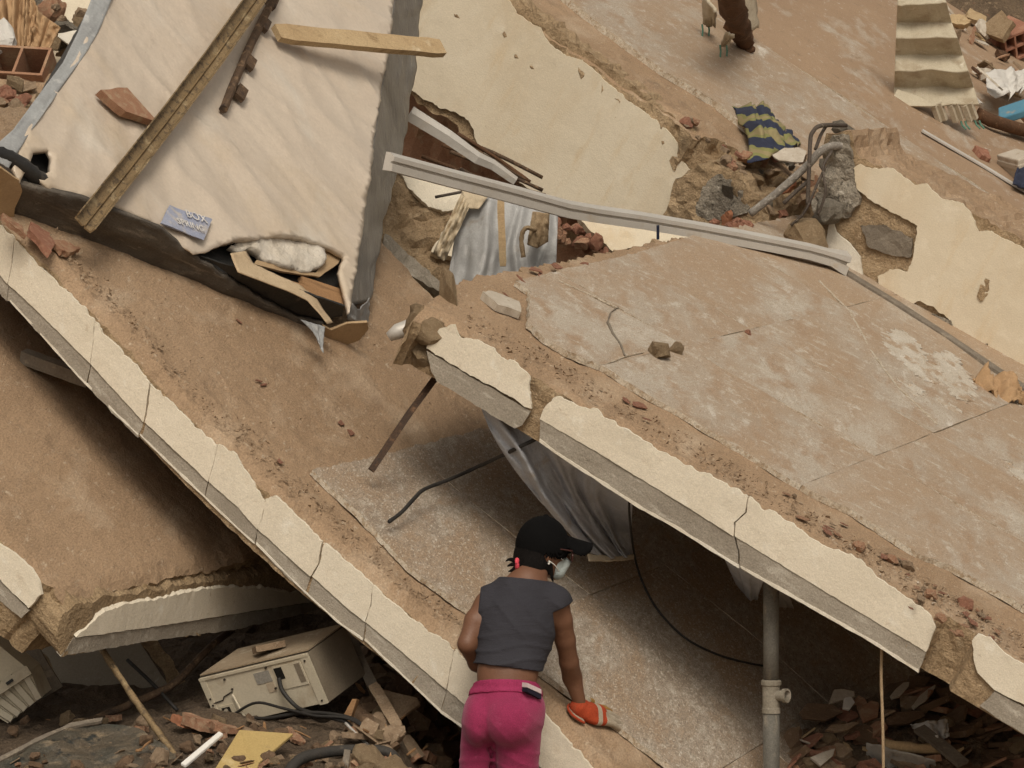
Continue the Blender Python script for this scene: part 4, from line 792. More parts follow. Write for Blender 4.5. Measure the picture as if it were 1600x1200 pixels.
tube('steel_pipe', [Wn(1172, 334, 5.0), Wn(1215, 300, 4.95), Wn(1262, 258, 4.92), Wn(1282, 236, 4.9), Wn(1302, 228, 4.92), Wn(1326, 229, 5.0)], .022, 'rebar_grey', 'thick grey ribbed bar curving out of the broken wall stub', 'bent bar', None, 12, 6, wob=.12, seed=3)
tube('reinforcing_bar', [Wn(1262, 320, 4.85), Wn(1264, 270, 4.84), Wn(1266, 222, 4.84), Wn(1270, 206, 4.85), Wn(1284, 196, 4.88), Wn(1322, 196, 5.05)], .012, 'rebar', 'thin dark reinforcing bar bent into a hook above the wall stub', 'reinforcing bar', None, 8, 6, wob=.1, seed=4)
tube('reinforcing_bar', [Wn(1274, 234, 4.9), Wn(1282, 212, 4.92), Wn(1292, 195, 4.95)], .010, 'rebar', 'short dark bar crossing inside the bent hook', 'reinforcing bar', None, 8, 4, wob=.1, seed=5)
tube('reinforcing_bar', [Wn(1224, 318, 4.9), Wn(1245, 298, 4.88), Wn(1262, 284, 4.88)], .012, 'rebar', 'short dark bar slanting below the thick ribbed bar', 'reinforcing bar', None, 8, 4, wob=.1, seed=6)
V, F = cloth_geo([FD.wtop(1145, 164, .05), FD.wtop(1170, 166, .10), FD.wtop(1190, 162, .11), FD.wtop(1200, 172, .05)], [FD.wtop(1172, 246, .04), FD.wtop(1200, 247, .09), FD.wtop(1230, 236, .09), FD.wtop(1255, 224, .03)], 60, 40, 2, .035, 12, toward=FD.n, grow=(.8, 1.0), mid=[FD.wtop(1164, 205, .05), FD.wtop(1182, 204, .12), FD.wtop(1200, 200, .12), FD.wtop(1226, 196, .05)])
o = world_thing('striped_cloth', V, F, 'striped_cloth', 'navy and olive striped cloth crumpled on the upper back slab', 'cloth', None, True); solid(o, .006)
put('plaster_shard', frag('tile', 6, 'shard_pale'), Wn(1236, 243, 5.3), Quaternion((1, .1, 0), .8) @ Quaternion((0, 0, 1), .3), .22, 'pale curved shard below the striped cloth', 'shard')

# ------------------------------------------------------------------ top right: hanging log, corrugated sheet, brick heap
V, F = tube_geo(smooth_path([FD.wtop(1128, -60, .75), FD.wtop(1140, -10, .5), FD.wtop(1152, 35, .25), FD.wtop(1163, 62, .10), FD.wtop(1170, 84, .03)], 6), .085, 14, lambda t: 1.0 - .55 * t ** 2, .5, 7)
world_thing('wood_log', V, F, 'wood_dark', 'dark broken log hanging down from the top edge over the back slab', 'log', None, True)
V, F = cloth_geo([FD.wtop(1150, -30, .4), FD.wtop(1178, -30, .4)], [FD.wtop(1168, 48, .13), FD.wtop(1184, 44, .13)], 12, 20, 1, .03, 3, toward=FD.n)
o = world_thing('foam_strip', V, F, 'foam_pale', 'pale torn strip hanging along the right of the dark log', 'foam strip', None, True); solid(o, .02)
for a, b, c, d, lb in (((1100, -10), (1118, 18), (1100, 36), (1118, 42), 'pale strip with green strings hanging left of the dark log'), ((1136, 50), (1146, 58), (1128, 68), (1134, 72), 'small pale strip end tucked under the dark log')):
    V, F = cloth_geo([FD.wtop(*a, .28), FD.wtop(*b, .26)], [FD.wtop(*c, .10), FD.wtop(*d, .10)], 12, 12, 1, .02, 3, toward=FD.n)
    o = world_thing('foam_strip', V, F, 'foam_pale', lb, 'foam strip', None, True); solid(o, .02)
    for k in range(2):
        p = FD.wtop(c[0] - 3 + k * 10, c[1] + 2, .1); V, F = tube_geo([p, p + Vector((.005, 0, -.04)), p + Vector((.0, -.01, -.085))], .006, 6); meshobj('green_string', [v - o.location for v in V], F, 'green_strap', o)
co0 = FD.wtop(1462, 166, .10); Yc = co0.y - .1
rows = [(-46, 0), (-18, 1), (9, 0), (36, 1), (59, 0), (86, 1), (110, 0), (137, 1), (162, 0)]
rows = [(-42, 0), (-16, 1), (8, 0), (36, 1), (59, 0), (86, 1), (110, 0), (137, 1), (164, 0)]
V, F = [], []
for i, (y, k) in enumerate(rows):
    t = i / (len(rows) - 1); xl_ = 1404 - 8 * t; xr_ = 1462 + 68 * t; Y = Yc - .30 * (1 - t) + (.14 if k else -.0)
    for q in range(13):
        s = q / 12; px = xl_ + (xr_ - xl_) * s; V.append(W(px, y + 3.5 * nfr(s * 3, i, 2, 2) - 4 * s * (i < 3), Y + .05 * nfr(s * 2, i, 5, 2)))
for i in range(len(rows) - 1):
    for q in range(12): a = i * 13 + q; F.append((a, a + 1, a + 14, a + 13))
cg = world_thing('corrugated_sheet', V, F, 'corrugated', 'cream corrugated roofing sheet hanging down at the top right', 'roofing sheet'); solid(cg, .02)
bv = cg.modifiers.new('bevel', 'BEVEL'); bv.width = .006; bv.segments = 1
V, F = cloth_geo([W(1402, 140, Yc), W(1432, 150, Yc), W(1462, 166, Yc - .05)], [W(1390, 163, Yc - .05), W(1420, 166, Yc - .06), W(1455, 167, Yc - .06)], 12, 6, 1, .004, 3)
o = meshobj('folded_corner', [Vector(v) - cg.location for v in V], F, 'corrugated', cg); solid(o, .012)
for i, x in enumerate((1464, 1490, 1512)):
    p0 = W(x, 163, Yc - .02); p1 = W(x + 9, 190 - i, Yc + .02)
    V, F = extrude_geo([p0, p0.lerp(p1, .5), p1], [(-.045, -.01), (-.02, .02), (.0, -.01), (.022, .02), (.045, -.01), (.045, -.02), (-.045, -.02)], Vector((0, -1, .2)))
    o = world_thing('rail_stub', V, F, 'foam_pale', ['leftmost', 'middle', 'rightmost'][i] + ' ribbed stub hanging under the corrugated sheet', 'ribbed stub')
    for k in range(2 if i else 0):
        p = p1 + Vector((.01 + .03 * k, 0, 0)); V, F = tube_geo([p, p + Vector((.01, 0, -.03)), p + Vector((.035, -.01, -.06))], .007, 6); meshobj('green_string', [v - o.location for v in V], F, 'green_strap', o)
def hollow_block(name, loc, rot, size, mat, label, nx=3, ny=2, L=.26, w=.22, h=.15, broken=None):
    t = .012; parts = [box_geo(w, L, t, (0, 0, h / 2)), box_geo(w, L, t, (0, 0, -h / 2))]
    for i in range(nx + 1): parts.append(box_geo(t, L, h - t, (-w / 2 + t / 2 + (w - t) * i / nx, 0, 0)))
    for j in range(1, ny): parts.append(box_geo(w - 2 * t, L * .97, t, (0, 0, -h / 2 + h * j / ny)))
    parts.append(box_geo(w - 2 * t, t, h - 2 * t, (0, L * .3, 0)))
    V, F = merge(parts); me = bpy.data.meshes.new(name); me.from_pydata(V, [], F); me.materials.append(MATS[mat])
    o = bpy.data.objects.new(name, me); link(o); o.location = loc; o.rotation_mode = 'QUATERNION'; o.rotation_quaternion = rot; o.scale = (size,) * 3
    return tag(o, label, 'clay block')
def look(fw, up=(0, 0, 1)):
    y = -Vector(fw).normalized(); x = y.cross(Vector(up)).normalized(); z = x.cross(y); return Matrix((x, y, z)).transposed().to_quaternion()
hb = FD.wtop(1575, 62, .12)
hollow_block('hollow_block', hb, look((.45, -.8, -.35), (-.3, -.2, .9)), 1.45, 'brick', 'hollow clay block with open cells in the top right corner')
sheetH = frame_n(1560, 40, hb.y - .2, (-.4, -.75, .55), 1520, 62)
put('mortar_slab', frag('slab', 4, 'mortar'), W(1556, 42, hb.y - .26), look((-.5, -.8, .35)) @ Quaternion((1, 0, 0), 1.45), (.42, .55, .5), 'thick tan mortar crust stuck to the hollow block', 'mortar crust')
r = random.Random(44)
for i in range(70):
    t = r.random(); px = r.uniform(1472 + 0, 1620); lo_ = max(-10, (px - 1480) * .0); py = r.uniform(-10, 60 + (px - 1470) * 1.0)
    if py > 215: continue
    k = r.choice(['slab', 'tile', 'splinter', 'brick', 'rock', 'splinter']); m = r.choice(['wood_dark', 'shard_dusty', 'brick', 'shard_brown', 'wood_pale', 'brick_dusty', 'shard_pale', 'mortar'])
    sz = r.uniform(.12, .42)
    put('rubble_piece', frag(k, r.randint(0, 6), m), FD.wtop(px, py, r.uniform(.02, .12)), rquat(r, FD.n, .8), sz, lab(k, m, sz, 'in the top right heap ' + ('beside the corrugated sheet' if px < 1530 else 'around the hollow block' if py < 100 else 'around the blue tray')), 'rubble', 'brick and timber heap at the top right')
tube('wood_log', [FD.wtop(1525, 176, .10), FD.wtop(1560, 192, .11), FD.wtop(1640, 215, .12)], .048, 'wood_dark', 'reddish brown round log below the blue tray at the right edge', 'log', None, 12, 5, wob=.15, seed=4)
V, F = cloth_geo([FD.wtop(1540, 112, .22), FD.wtop(1575, 106, .26), FD.wtop(1610, 110, .22)], [FD.wtop(1545, 140, .20), FD.wtop(1570, 152, .20), FD.wtop(1612, 136, .2)], 30, 20, 3, .05, 5, toward=FD.n)
o = world_thing('plastic_bag', V, F, 'cloth_white', 'white crumpled plastic sheet on the top right heap', 'plastic sheet', None, True); solid(o, .004)
put('plaster_shard', frag('tile', 2, 'plaster_white'), FD.wtop(1548, 124, .27), rquat(random.Random(2), FD.n, .3), .30, 'cream board shard lying against the white plastic sheet', 'shard')
put('cardboard_piece', frag('tile', 5, 'cloth_white'), FD.wtop(1530, 158, .2), rquat(random.Random(6), FD.n, .5), .20, 'small white torn piece beside the corrugated sheet\'s lower corner', 'torn piece')
V, F = box_geo(.30, .22, .06); tr = FD.wtop(1592, 172, .22)
to = meshobj('tray', V, F, 'blue_tray', None, False, tr); to.rotation_euler = (.5, -.3, -.3); tag(to, 'bright blue tray piece at the right edge of the heap', 'tray')
bvv = to.modifiers.new('bevel', 'BEVEL'); bvv.width = .012; bvv.segments = 2
V, F = merge([box_geo(.16, .30, .16), box_geo(.17, .31, .05, (0, 0, .02))])
bo = meshobj('concrete_block', V, F, 'shard_pale', None, False, FD.wtop(1592, 258, .12)); bo.rotation_euler = (.2, -.3, .3); tag(bo, 'pale grooved concrete block at the right edge below the brown log', 'concrete block'); bvv = bo.modifiers.new('bevel', 'BEVEL'); bvv.width = .01; bvv.segments = 2
put('brick_shard', frag('brick', 3, 'brick'), FD.wtop(1535, 243, .05), rquat(random.Random(8), FD.n, .2), .26, 'single red brick half beside the pale grooved block', 'brick shard')
V, F = cloth_geo([FD.wtop(1590, 262, .16), FD.wtop(1620, 258, .16)], [FD.wtop(1584, 285, .1), FD.wtop(1620, 300, .1)], 12, 12, 1, .03, 3, toward=FD.n); o = world_thing('dark_cloth', V, F, 'navy', 'dark navy cloth scrap at the right edge by the grooved block', 'cloth', None, True); solid(o, .01)
gp = [FD.wtop(1440, 205, .05), FD.wtop(1490, 234, .05), FD.wtop(1540, 263, .05), FD.wtop(1620, 312, .05)]
prism('metal_strip', gp, [(-.03, 0), (.03, 0), (.03, .012), (.01, .02), (-.03, .012)], FD.n, 'aluminium', 'thin grey metal strip running behind the wall stub to the right edge', 'metal strip')
rp = [FC.wtop(1318, 424, .035), FC.wtop(1400, 474, .03), FC.wtop(1480, 526, .03), FC.wtop(1560, 580, .035), FC.wtop(1640, 632, .035)]
prism('metal_strip', rp, [(-.035, -.02), (.035, -.02), (.035, .006), (.012, .016), (-.035, .012)], FC.n, 'grey_bar', 'long grey floor rail where the tiled slab meets the wall stub', 'metal strip')
# ------------------------------------------------------------------ top left corner: cloths, clay block, plaster
cw = frame_n(110, 40, 5.2, (.25, -.85, .45), 60, 45)
wb = empty('wall_stub', cw.M, 'cream wall fragment in the top left corner behind the box spring', 'wall')
sheet('plaster_patch', [cw.top(*p) for p in [(-60, -90), (240, -90), (200, 40), (140, 110), (60, 150), (-60, 150)]], cw.T, -.2, 0, 'plaster_warm', wb, step=.04, jag=.02, grid=.06, rough=.006, seed=301, levels=3, side=.02)
V, F = cloth_geo([W(-30, -30, 4.6), W(20, -30, 4.55), W(48, -30, 4.6)], [W(-30, 105, 4.3), W(15, 110, 4.25), W(46, 104, 4.3)], 60, 30, 4, .06, 4, sharp=.8, grow=(.8, 1))
o = world_thing('tan_cloth', V, F, 'cloth_tan', 'long tan cloth hanging in folds at the top left edge', 'cloth', None, True); solid(o, .006)
V, F = cloth_geo([W(44, -20, 4.5), W(62, 20, 4.45), W(96, 44, 4.4)], [W(40, 72, 4.35), W(56, 98, 4.25), W(70, 96, 4.25)], 40, 30, 2, .06, 8, grow=(.8, 1))
o = world_thing('tan_cloth', V, F, 'cloth_tan', 'bunched tan cloth beside rubble lumps at the top left', 'cloth', None, True); solid(o, .006)
put('white_bag', frag('rock', 2, 'cloth_white'), W(-2, 68, 4.15), rquat(random.Random(1), None, .5), (.22, .3, .42), 'white padded bag at the extreme left edge below the tan cloth', 'bag')
r = random.Random(61)
for i in range(26):
    k = r.choice(['rock', 'rock', 'brick', 'tile']); m = r.choice(['mortar', 'shard_dusty', 'mortar_grey', 'brick_dusty']); sz = r.uniform(.08, .22); px, py = r.uniform(55, 135), r.uniform(12, 105)
    put('rubble_piece', frag(k, r.randint(0, 6), m), W(px, py, 4.75 + r.uniform(-.1, .2)), rquat(r, None, 1.5), sz, lab(k, m, sz, ('above' if py < 55 else 'below') + ' the cream plaster shard at the top left'), 'rubble', 'lumps at the top left')
put('plaster_shard', frag('tile', 4, 'plaster_white'), W(112, 60, 4.5), Quaternion((1, .4, 0), 1.0), .24, 'cream plaster shard beside the box spring\'s taped left edge', 'shard')
hollow_block('hollow_block', W(40, 132, 4.1), look((-.1, -.75, .6)) @ Quaternion((0, 1, 0), .1), 1.2, 'brick_dusty', 'cracked hollow clay block left of the box spring near the top left', nx=2, ny=1, w=.26, L=.3)
tl_ = frame_n(60, 200, 3.6, (.2, -.6, .77), 0, 200)
lm = empty('mortar_bed', tl_.M, 'dusty mortar bed with brick crumbs left of the box spring', 'mortar bed')
sheet('mortar_top', [tl_.top(*p) for p in [(-80, 120), (60, 118), (140, 110), (120, 220), (40, 300), (-80, 300)]], tl_.T, -.3, 0, 'screed', lm, step=.04, jag=.02, grid=.04, rough=.02, seed=311, levels=3)
for i in range(14):
    put('rubble_piece', frag(r.choice(['rock', 'brick', 'tile']), i % 6, r.choice(['brick_dusty', 'shard_dusty', 'brick', 'mortar'])), tl_.wtop(r.uniform(-5, 60), r.uniform(125, 175), .03), rquat(r, tl_.n, .5), r.uniform(.06, .2), 'brick crumb on the mortar bed left of the box spring', 'rubble', 'crumbs left of the box spring')
V, F = cloth_geo([tl_.wtop(5, 188, .06), tl_.wtop(30, 182, .08)], [tl_.wtop(-5, 230, .05), tl_.wtop(35, 212, .06)], 14, 14, 2, .03, 4, toward=tl_.n); o = world_thing('plastic_scrap', V, F, 'film_blue', 'bluish plastic scrap at the left edge beside the box spring', 'plastic scrap', None, True); solid(o, .003)
# support under the box spring
for i, (px, py, s) in enumerate(((90, 372, .5), (30, 352, .42), (200, 400, .4), (420, 300, .7), (500, 180, .8))):
    pass
for i, (px, py, dy, s) in enumerate(((62, 372, .25, .22), (100, 388, .2, .2), (20, 352, .2, .16))):
    put('brick_rubble', frag('brick', i + 1, 'brick_dusty' if i else 'brick'), FB.wtop(px, py, .012), rquat(random.Random(i), FB.n, .1), (s, s, s * .6), ['pinkish brick slab wedged under the box spring at the left', 'dusty brick piece under the box spring\'s front edge', 'brick piece at the left edge under the box spring'][i], 'brick')
# ------------------------------------------------------------------ the woman: one continuous body grown from a distance field
def snets(F, org, h):
    nx, ny, nz = F.shape; S = F < 0; sh = (nx - 1, ny - 1, nz - 1); off = [(i, j, k) for i in (0, 1) for j in (0, 1) for k in (0, 1)]
    sub = lambda A, o: A[o[0]:o[0] + sh[0], o[1]:o[1] + sh[1], o[2]:o[2] + sh[2]]
    cnt = sum(sub(S, o).astype(int) for o in off); mask = (cnt > 0) & (cnt < 8)
    idx = -np.ones(sh, int); idx[mask] = np.arange(mask.sum()); acc = np.zeros(sh + (3,)); num = np.zeros(sh)
    for a in off:
        for d in range(3):
            if a[d]: continue
            b = list(a); b[d] = 1; f0, f1 = sub(F, a), sub(F, b); c = (f0 < 0) != (f1 < 0)
            with np.errstate(divide='ignore', invalid='ignore'): t = np.where(c, f0 / (f0 - f1), 0)
            for q in range(3): acc[..., q] += np.where(c, a[q] + (t if q == d else 0), 0)
            num += c
    I = np.argwhere(mask); V = (I + acc[mask] / num[mask][:, None]) * h + np.array(org); Q = []
    for d in range(3):
        s0 = [slice(None)] * 3; s1 = [slice(None)] * 3; s0[d] = slice(0, -1); s1[d] = slice(1, None)
        c = S[tuple(s0)] != S[tuple(s1)]; e = np.argwhere(c); o1, o2 = [(1, 2), (2, 0), (0, 1)][d]
        e = e[(e[:, o1] > 0) & (e[:, o2] > 0) & (e[:, o1] < F.shape[o1] - 1) & (e[:, o2] < F.shape[o2] - 1)]
        if not len(e): continue
        def cell(d1, d2):
            q = e.copy(); q[:, o1] -= d1; q[:, o2] -= d2; return idx[q[:, 0], q[:, 1], q[:, 2]]
        q = np.stack([cell(1, 1), cell(0, 1), cell(0, 0), cell(1, 0)], 1); fl = ~S[e[:, 0], e[:, 1], e[:, 2]]; q[fl] = q[fl][:, ::-1]; Q.append(q)
    Q = np.concatenate(Q); Q = Q[(Q >= 0).all(1)]; return V, Q
class SDF:
    def __init__(s, lo, hi, h):
        s.lo = np.array(lo, float); s.h = h; n = np.ceil((np.array(hi) - s.lo) / h).astype(int)
        s.P = np.stack(np.meshgrid(*[s.lo[i] + h * np.arange(n[i]) for i in range(3)], indexing='ij'), -1)
    def cone(s, a, b, ra, rb, k=1.0):
        sc = np.array([1, 1 / k, 1]); P = s.P * sc; a = arr(a) * sc; b = arr(b) * sc; d = b - a
        t = np.clip(((P - a) @ d) / max(1e-9, d @ d), 0, 1); return (np.linalg.norm(P - a - t[..., None] * d, axis=-1) - (ra + t * (rb - ra))) * min(1, k)
    def ell(s, c, r, R=None):
        q = s.P - arr(c)
        if R is not None: q = q @ np.array(R)          # columns of R are the ellipsoid's axes
        r = np.array(r); k0 = np.linalg.norm(q / r, axis=-1); k1 = np.linalg.norm(q / (r * r), axis=-1); return k0 * (k0 - 1) / np.maximum(k1, 1e-6)
    def half(s, p, n): n = arr(n) / np.linalg.norm(arr(n)); return (s.P - arr(p)) @ n      # negative on the side away from n
    def mesh(s, f): return snets(f, s.lo, s.h)
def smin(a, b, k=.03):
    h = np.clip(.5 + .5 * (b - a) / k, 0, 1); return b + (a - b) * h - k * h * (1 - h)
def smin_all(L, k=.03):
    f = L[0]
    for g_ in L[1:]: f = smin(f, g_, k)
    return f
PB = Vector((-.02, .02, 0))
person = empty('person', Matrix.Translation(PB), 'woman in black cap, grey top and pink trousers leaning a gloved hand on slab', 'person')
def skinpart(name, V, Q, mat, parent=person, sm=2):
    o = meshobj(name, V - arr(PB), Q, mat, parent, True)
    if sm:
        m = o.modifiers.new('s', 'SMOOTH'); m.iterations = sm; m.factor = .5
    return o
hand0 = FB.wtop(904, 1119, 0)
hx = (FB.wtop(966, 1131, 0) - hand0).normalized(); hn = FB.n; hy = hn.cross(hx)
WR = W(906, 1098, hand0.y - .02)
sd = SDF((-.42, -.35, -.02), (.40, .75, 1.78), .0085)
pel_a, pel_b = W(766, 1112, .02), W(812, 1110, -.01)
waist = W(793, 1052, .05); chest = W(806, 990, .12); upc = W(813, 948, .17)
shL, shR = W(762, 945, .17), W(867, 944, .19)
neck0, neck1 = W(824, 908, .21), W(842, 884, .27); headc = W(848, 857, .29)
fc = Vector((.93, .34, -.13)).normalized(); rt = fc.cross(Vector((0, 0, 1))).normalized(); hu = rt.cross(fc)
HR = [[fc[i], rt[i], hu[i]] for i in range(3)]
torso = [sd.cone(waist, chest, .104, .122, .76), sd.cone(chest, upc, .122, .118, .76), sd.cone(shL, shR, .048, .050, 1), sd.cone(W(778, 938, .18), neck0, .040, .050), sd.cone(W(852, 936, .2), neck0, .040, .050)]
belly = sd.cone(waist, W(790, 1085, .03), .104, .104, .82)
pelvis = [sd.cone(pel_a, pel_b, .088, .092, .95)]
hipL, hipR = W(756, 1130, .05), W(810, 1128, -.01)
kL, kR = Vector((-.15, .10, .46)), Vector((.02, .04, .46)); aL, aR = Vector((-.16, .06, .09)), Vector((.03, -.02, .09))
legs = [sd.cone(hipL, kL, .078, .056), sd.cone(kL, aL, .054, .038), sd.cone(hipR, kR, .086, .058), sd.cone(kR, aR, .058, .038)]
feet = [sd.cone(aL - Vector((0, .03, .04)), aL + Vector((.02, .15, -.055)), .042, .032), sd.cone(aR - Vector((0, .03, .04)), aR + Vector((.03, .15, -.055)), .042, .032)]
glut = [sd.ell(W(746, 1127, -.025), (.050, .085, .085)), sd.ell(W(798, 1125, -.066), (.094, .094, .092))]
armR = [sd.cone(shR, W(876, 968, .21), .050, .045), sd.cone(W(876, 968, .21), W(883, 1000, .25), .045, .040), sd.cone(W(883, 1000, .25), W(889, 1034, .30), .040, .0365), sd.cone(W(889, 1034, .30), W(894, 1058, .37), .0385, .0385), sd.cone(W(894, 1058, .37), WR, .038, .0245)]
armL = [sd.cone(shL, W(743, 970, .13), .048, .043), sd.cone(W(743, 970, .13), W(730, 1006, .10), .043, .0365), sd.cone(W(730, 1006, .10), W(746, 1034, .18), .038, .036), sd.cone(W(745, 1036, .18), W(775, 1050, .27), .036, .028), sd.ell(W(790, 1054, .31), (.05, .045, .03))]
neck = [sd.cone(neck0, neck1, .056, .048)]
head = [sd.ell(headc, (.092, .073, .112), HR), sd.cone(headc + fc * .02 - hu * .05, headc + fc * .062 - hu * .088, .055, .030), sd.cone(headc + fc * .088 + hu * .005, headc + fc * .108 - hu * .03, .008, .014), sd.ell(headc + rt * .074 - fc * .002 - hu * .018, (.018, .010, .031), HR), sd.ell(headc - rt * .074 - hu * .018, (.018, .010, .031), HR)]
fb = smin_all(torso + [belly], .04); fb = smin(fb, smin_all(pelvis + legs + glut, .03) + .026, .03); fb = smin(fb, smin_all(feet, .03), .02)
fb = smin(fb, smin_all(neck, .02), .04); fb = smin(fb, smin_all(head, .012), .022); fb = smin(fb, smin_all(armR, .012), .03); fb = smin(fb, smin_all(armL, .012), .025)
spine = sd.cone(W(782, 1058, -.10), W(797, 1000, -.02), .010, .004); fb = -smin(-fb, spine, .015)
skinpart('body', *sd.mesh(fb), 'skin')
X, Y_, Z = sd.P[..., 0], sd.P[..., 1], sd.P[..., 2]
# shirt
sT = SDF((-.22, -.16, 1.0), (.24, .42, 1.52), .0055); X, Y_, Z = sT.P[..., 0], sT.P[..., 1], sT.P[..., 2]
ft_ = smin_all([sT.cone(waist, chest, .104, .122, .76), sT.cone(chest, upc, .122, .118, .76), sT.cone(shL, shR, .048, .050, 1), sT.cone(W(778, 938, .18), neck0, .040, .050), sT.cone(W(852, 936, .2), neck0, .040, .050), sT.cone(waist, W(790, 1080, .03), .106, .112, .80)], .05)
ft_ = smin(smin(ft_, sT.cone(shR, W(876, 958, .20), .060, .054), .03), sT.cone(shL, W(757, 948, .16), .056, .05), .03)
crest = lambda t: (1 - np.abs(np.sin(t))) ** 2.2
zz = Z + .05 * np.sin(3.1 * X + 1.2) + .018 * np.sin(17 * X + 9 * Z) + .02 * np.sin(7 * Y_)
wr = .0085 * crest(zz * 58) * np.clip((1.19 - Z) / .11, 0, 1) * (.6 + .4 * np.sin(11 * X + 2))
wr += .0065 * crest(26 * (X * .75 + Z) + 1.3 * np.sin(9 * X) + .5) * np.clip((Z - 1.08) / .1, 0, 1) * np.clip((1.36 - Z) / .1, 0, 1) * np.clip((X + .12) / .12, 0, 1)
wr += .0050 * crest(30 * (Z - .5 * X) + 1.1 * np.sin(13 * X)) * np.clip((Z - 1.12) / .1, 0, 1) * np.clip((.06 - X) / .1, 0, 1)
wr += .0050 * crest(34 * (X - .9 * Z) + .8 * np.sin(20 * Z)) * np.clip((Z - 1.30) / .06, 0, 1)
ft_ = ft_ - .008 - wr
hem0 = W(795, 1043, -.05); ft_ = np.maximum(ft_, -sT.half(hem0, (.13, .10, .985)))
ft_ = np.maximum(ft_, sT.half(W(830, 906, .2), (.10, .10, .99)))
ft_ = np.maximum(ft_, sT.half(W(749, 938, .15), (-.985, 0, .10)))
ft_ = np.maximum(ft_, np.minimum(sT.half(W(882, 944, .2), (.35, .1, -.93)), sT.half(W(864, 960, .2), (.98, 0, .12))))
skinpart('shirt', *sT.mesh(ft_), 'shirt', sm=1)
# trousers
sP = SDF((-.34, -.30, .05), (.26, .26, 1.12), .0065); X, Y_, Z = sP.P[..., 0], sP.P[..., 1], sP.P[..., 2]
legsP = [sP.cone(hipL, kL, .078, .056), sP.cone(kL, aL, .054, .038), sP.cone(hipR, kR, .086, .058), sP.cone(kR, aR, .058, .038)]
glutP = [sP.ell(W(746, 1127, -.025), (.050, .085, .085)), sP.ell(W(798, 1125, -.066), (.094, .094, .092))]
fp = smin_all([sP.cone(pel_a, pel_b, .088, .092, .95)] + [sP.cone(W(789, 1100, .01), W(792, 1062, .035), .122, .110, .84)], .03); fp = smin(fp, smin_all(legsP, .02), .02); fp = smin(fp, smin_all(glutP, .02), .03)
def surf(f, px, py, dip=0.0):
    for q in range(400):
        p = W(px, py, -.30 + q * .002); i = np.round((arr(p) - sP.lo) / sP.h).astype(int)
        if f[tuple(i)] < 0: return W(px, py, -.30 + q * .002 + dip)
    return W(px, py, -.1)
cl = [surf(fp, *q) for q in ((752, 1104), (748, 1120), (747, 1138), (753, 1155), (765, 1170))]
cleft = np.minimum.reduce([sP.cone(a, b, ra, rb) for a, b, ra, rb in zip(cl, cl[1:], (.001, .003, .007, .010), (.003, .007, .010, .013))]); fp = -smin(-fp, cleft, .014)
cleft2 = sP.cone(surf(fp, 765, 1168), surf(fp, 765, 1240), .014, .018); fp = -smin(-fp, cleft2, .02)
fold = np.minimum(sP.cone(surf(fp, 770, 1174), surf(fp, 806, 1178), .008, .005), sP.cone(surf(fp, 806, 1178), surf(fp, 840, 1172), .005, .002)); fp = -smin(-fp, fold, .012)
fp = fp - .006 - .0045 * crest(60 * Z + 9 * X + 1.5 * np.sin(16 * X)) * np.clip((.76 - Z) / .08, 0, 1) - .003 * crest(34 * (Z + .8 * X) + np.sin(14 * X)) * np.clip((Z - .70) / .06, 0, 1) * np.clip((.9 - Z) / .1, 0, 1)
fwst = np.maximum(fp, sP.half(W(790, 1059, -.11), (.02, .26, .965))); fwst = np.maximum(fwst, -sP.half(Vector((0, 0, .08)), (0, 0, 1)))
skinpart('trousers', *sP.mesh(fwst), 'trousers', sm=1)
wbp = fp - .006 - .002 * np.sin(150 * Z)
wbp = np.maximum(wbp, sP.half(W(790, 1058, -.11), (.02, .26, .965))); wbp = np.maximum(wbp, -sP.half(W(790, 1080, -.11), (.02, .26, .965)))
wb_o = skinpart('waistband', *sP.mesh(wbp), 'waistband', sm=1)
fs = smin_all(feet, .02) - .008; fs = np.maximum(fs, -sd.half(Vector((0, 0, .003)), (0, 0, 1)))
skinpart('shoes', *sd.mesh(fs), 'shoe', sm=1)
# side tab on the waistband
def surf_patch(name, px4, Y0, mat, th=.004):
    V = [W(*p, Y0[i]) - PB for i, p in enumerate(px4)]; n = (V[1] - V[0]).cross(V[3] - V[0]).normalized(); n = n if n.y < 0 else -n
    return meshobj(name, V + [v - n * .03 for v in V], [(0, 1, 2, 3), (4, 7, 6, 5), (0, 4, 5, 1), (1, 5, 6, 2), (2, 6, 7, 3), (3, 7, 4, 0)], mat, person)
surf_patch('waist_tab', [(824, 1067), (846, 1077), (846, 1084), (824, 1074)], (-.118, -.070, -.070, -.118), 'trim_white'); surf_patch('waist_tab', [(824, 1075), (846, 1085), (846, 1093), (824, 1081)], (-.120, -.072, -.072, -.120), 'trim_navy')
# cap, hair, face things
sh_ = SDF(headc - Vector((.20, .20, .20)), headc + Vector((.26, .24, .18)), .0045)
cc = headc + hu * .010 - fc * .004
crown = sh_.ell(cc, (.107, .090, .118), HR); crown = np.maximum(crown, -sh_.half(headc - fc * .1 - hu * .030, fc * (-.02) + hu * .999 - fc * .10 * -1))
crown = np.maximum(crown, -(sh_.ell(cc - hu * .02, (.100, .083, .112), HR)))
brimc = headc + fc * .132 + hu * .046; bt = (fc * .98 - hu * .16).normalized(); bn = rt.cross(bt); BR = [[bt[i], rt[i], bn[i]] for i in range(3)]
qq = (sh_.P - arr(brimc)) @ np.array(BR); sagb = 8.5 * qq[..., 1] ** 2
dd = np.sqrt((qq[..., 0] / .072) ** 2 + (qq[..., 1] / .078) ** 2) - 1; brim = np.maximum(dd * .06, np.abs(qq[..., 2] + sagb) - .0095)
fcap = smin(crown, brim, .008)
button = sh_.ell(cc + hu * .119, (.010, .010, .006)); fcap = np.minimum(fcap, button)
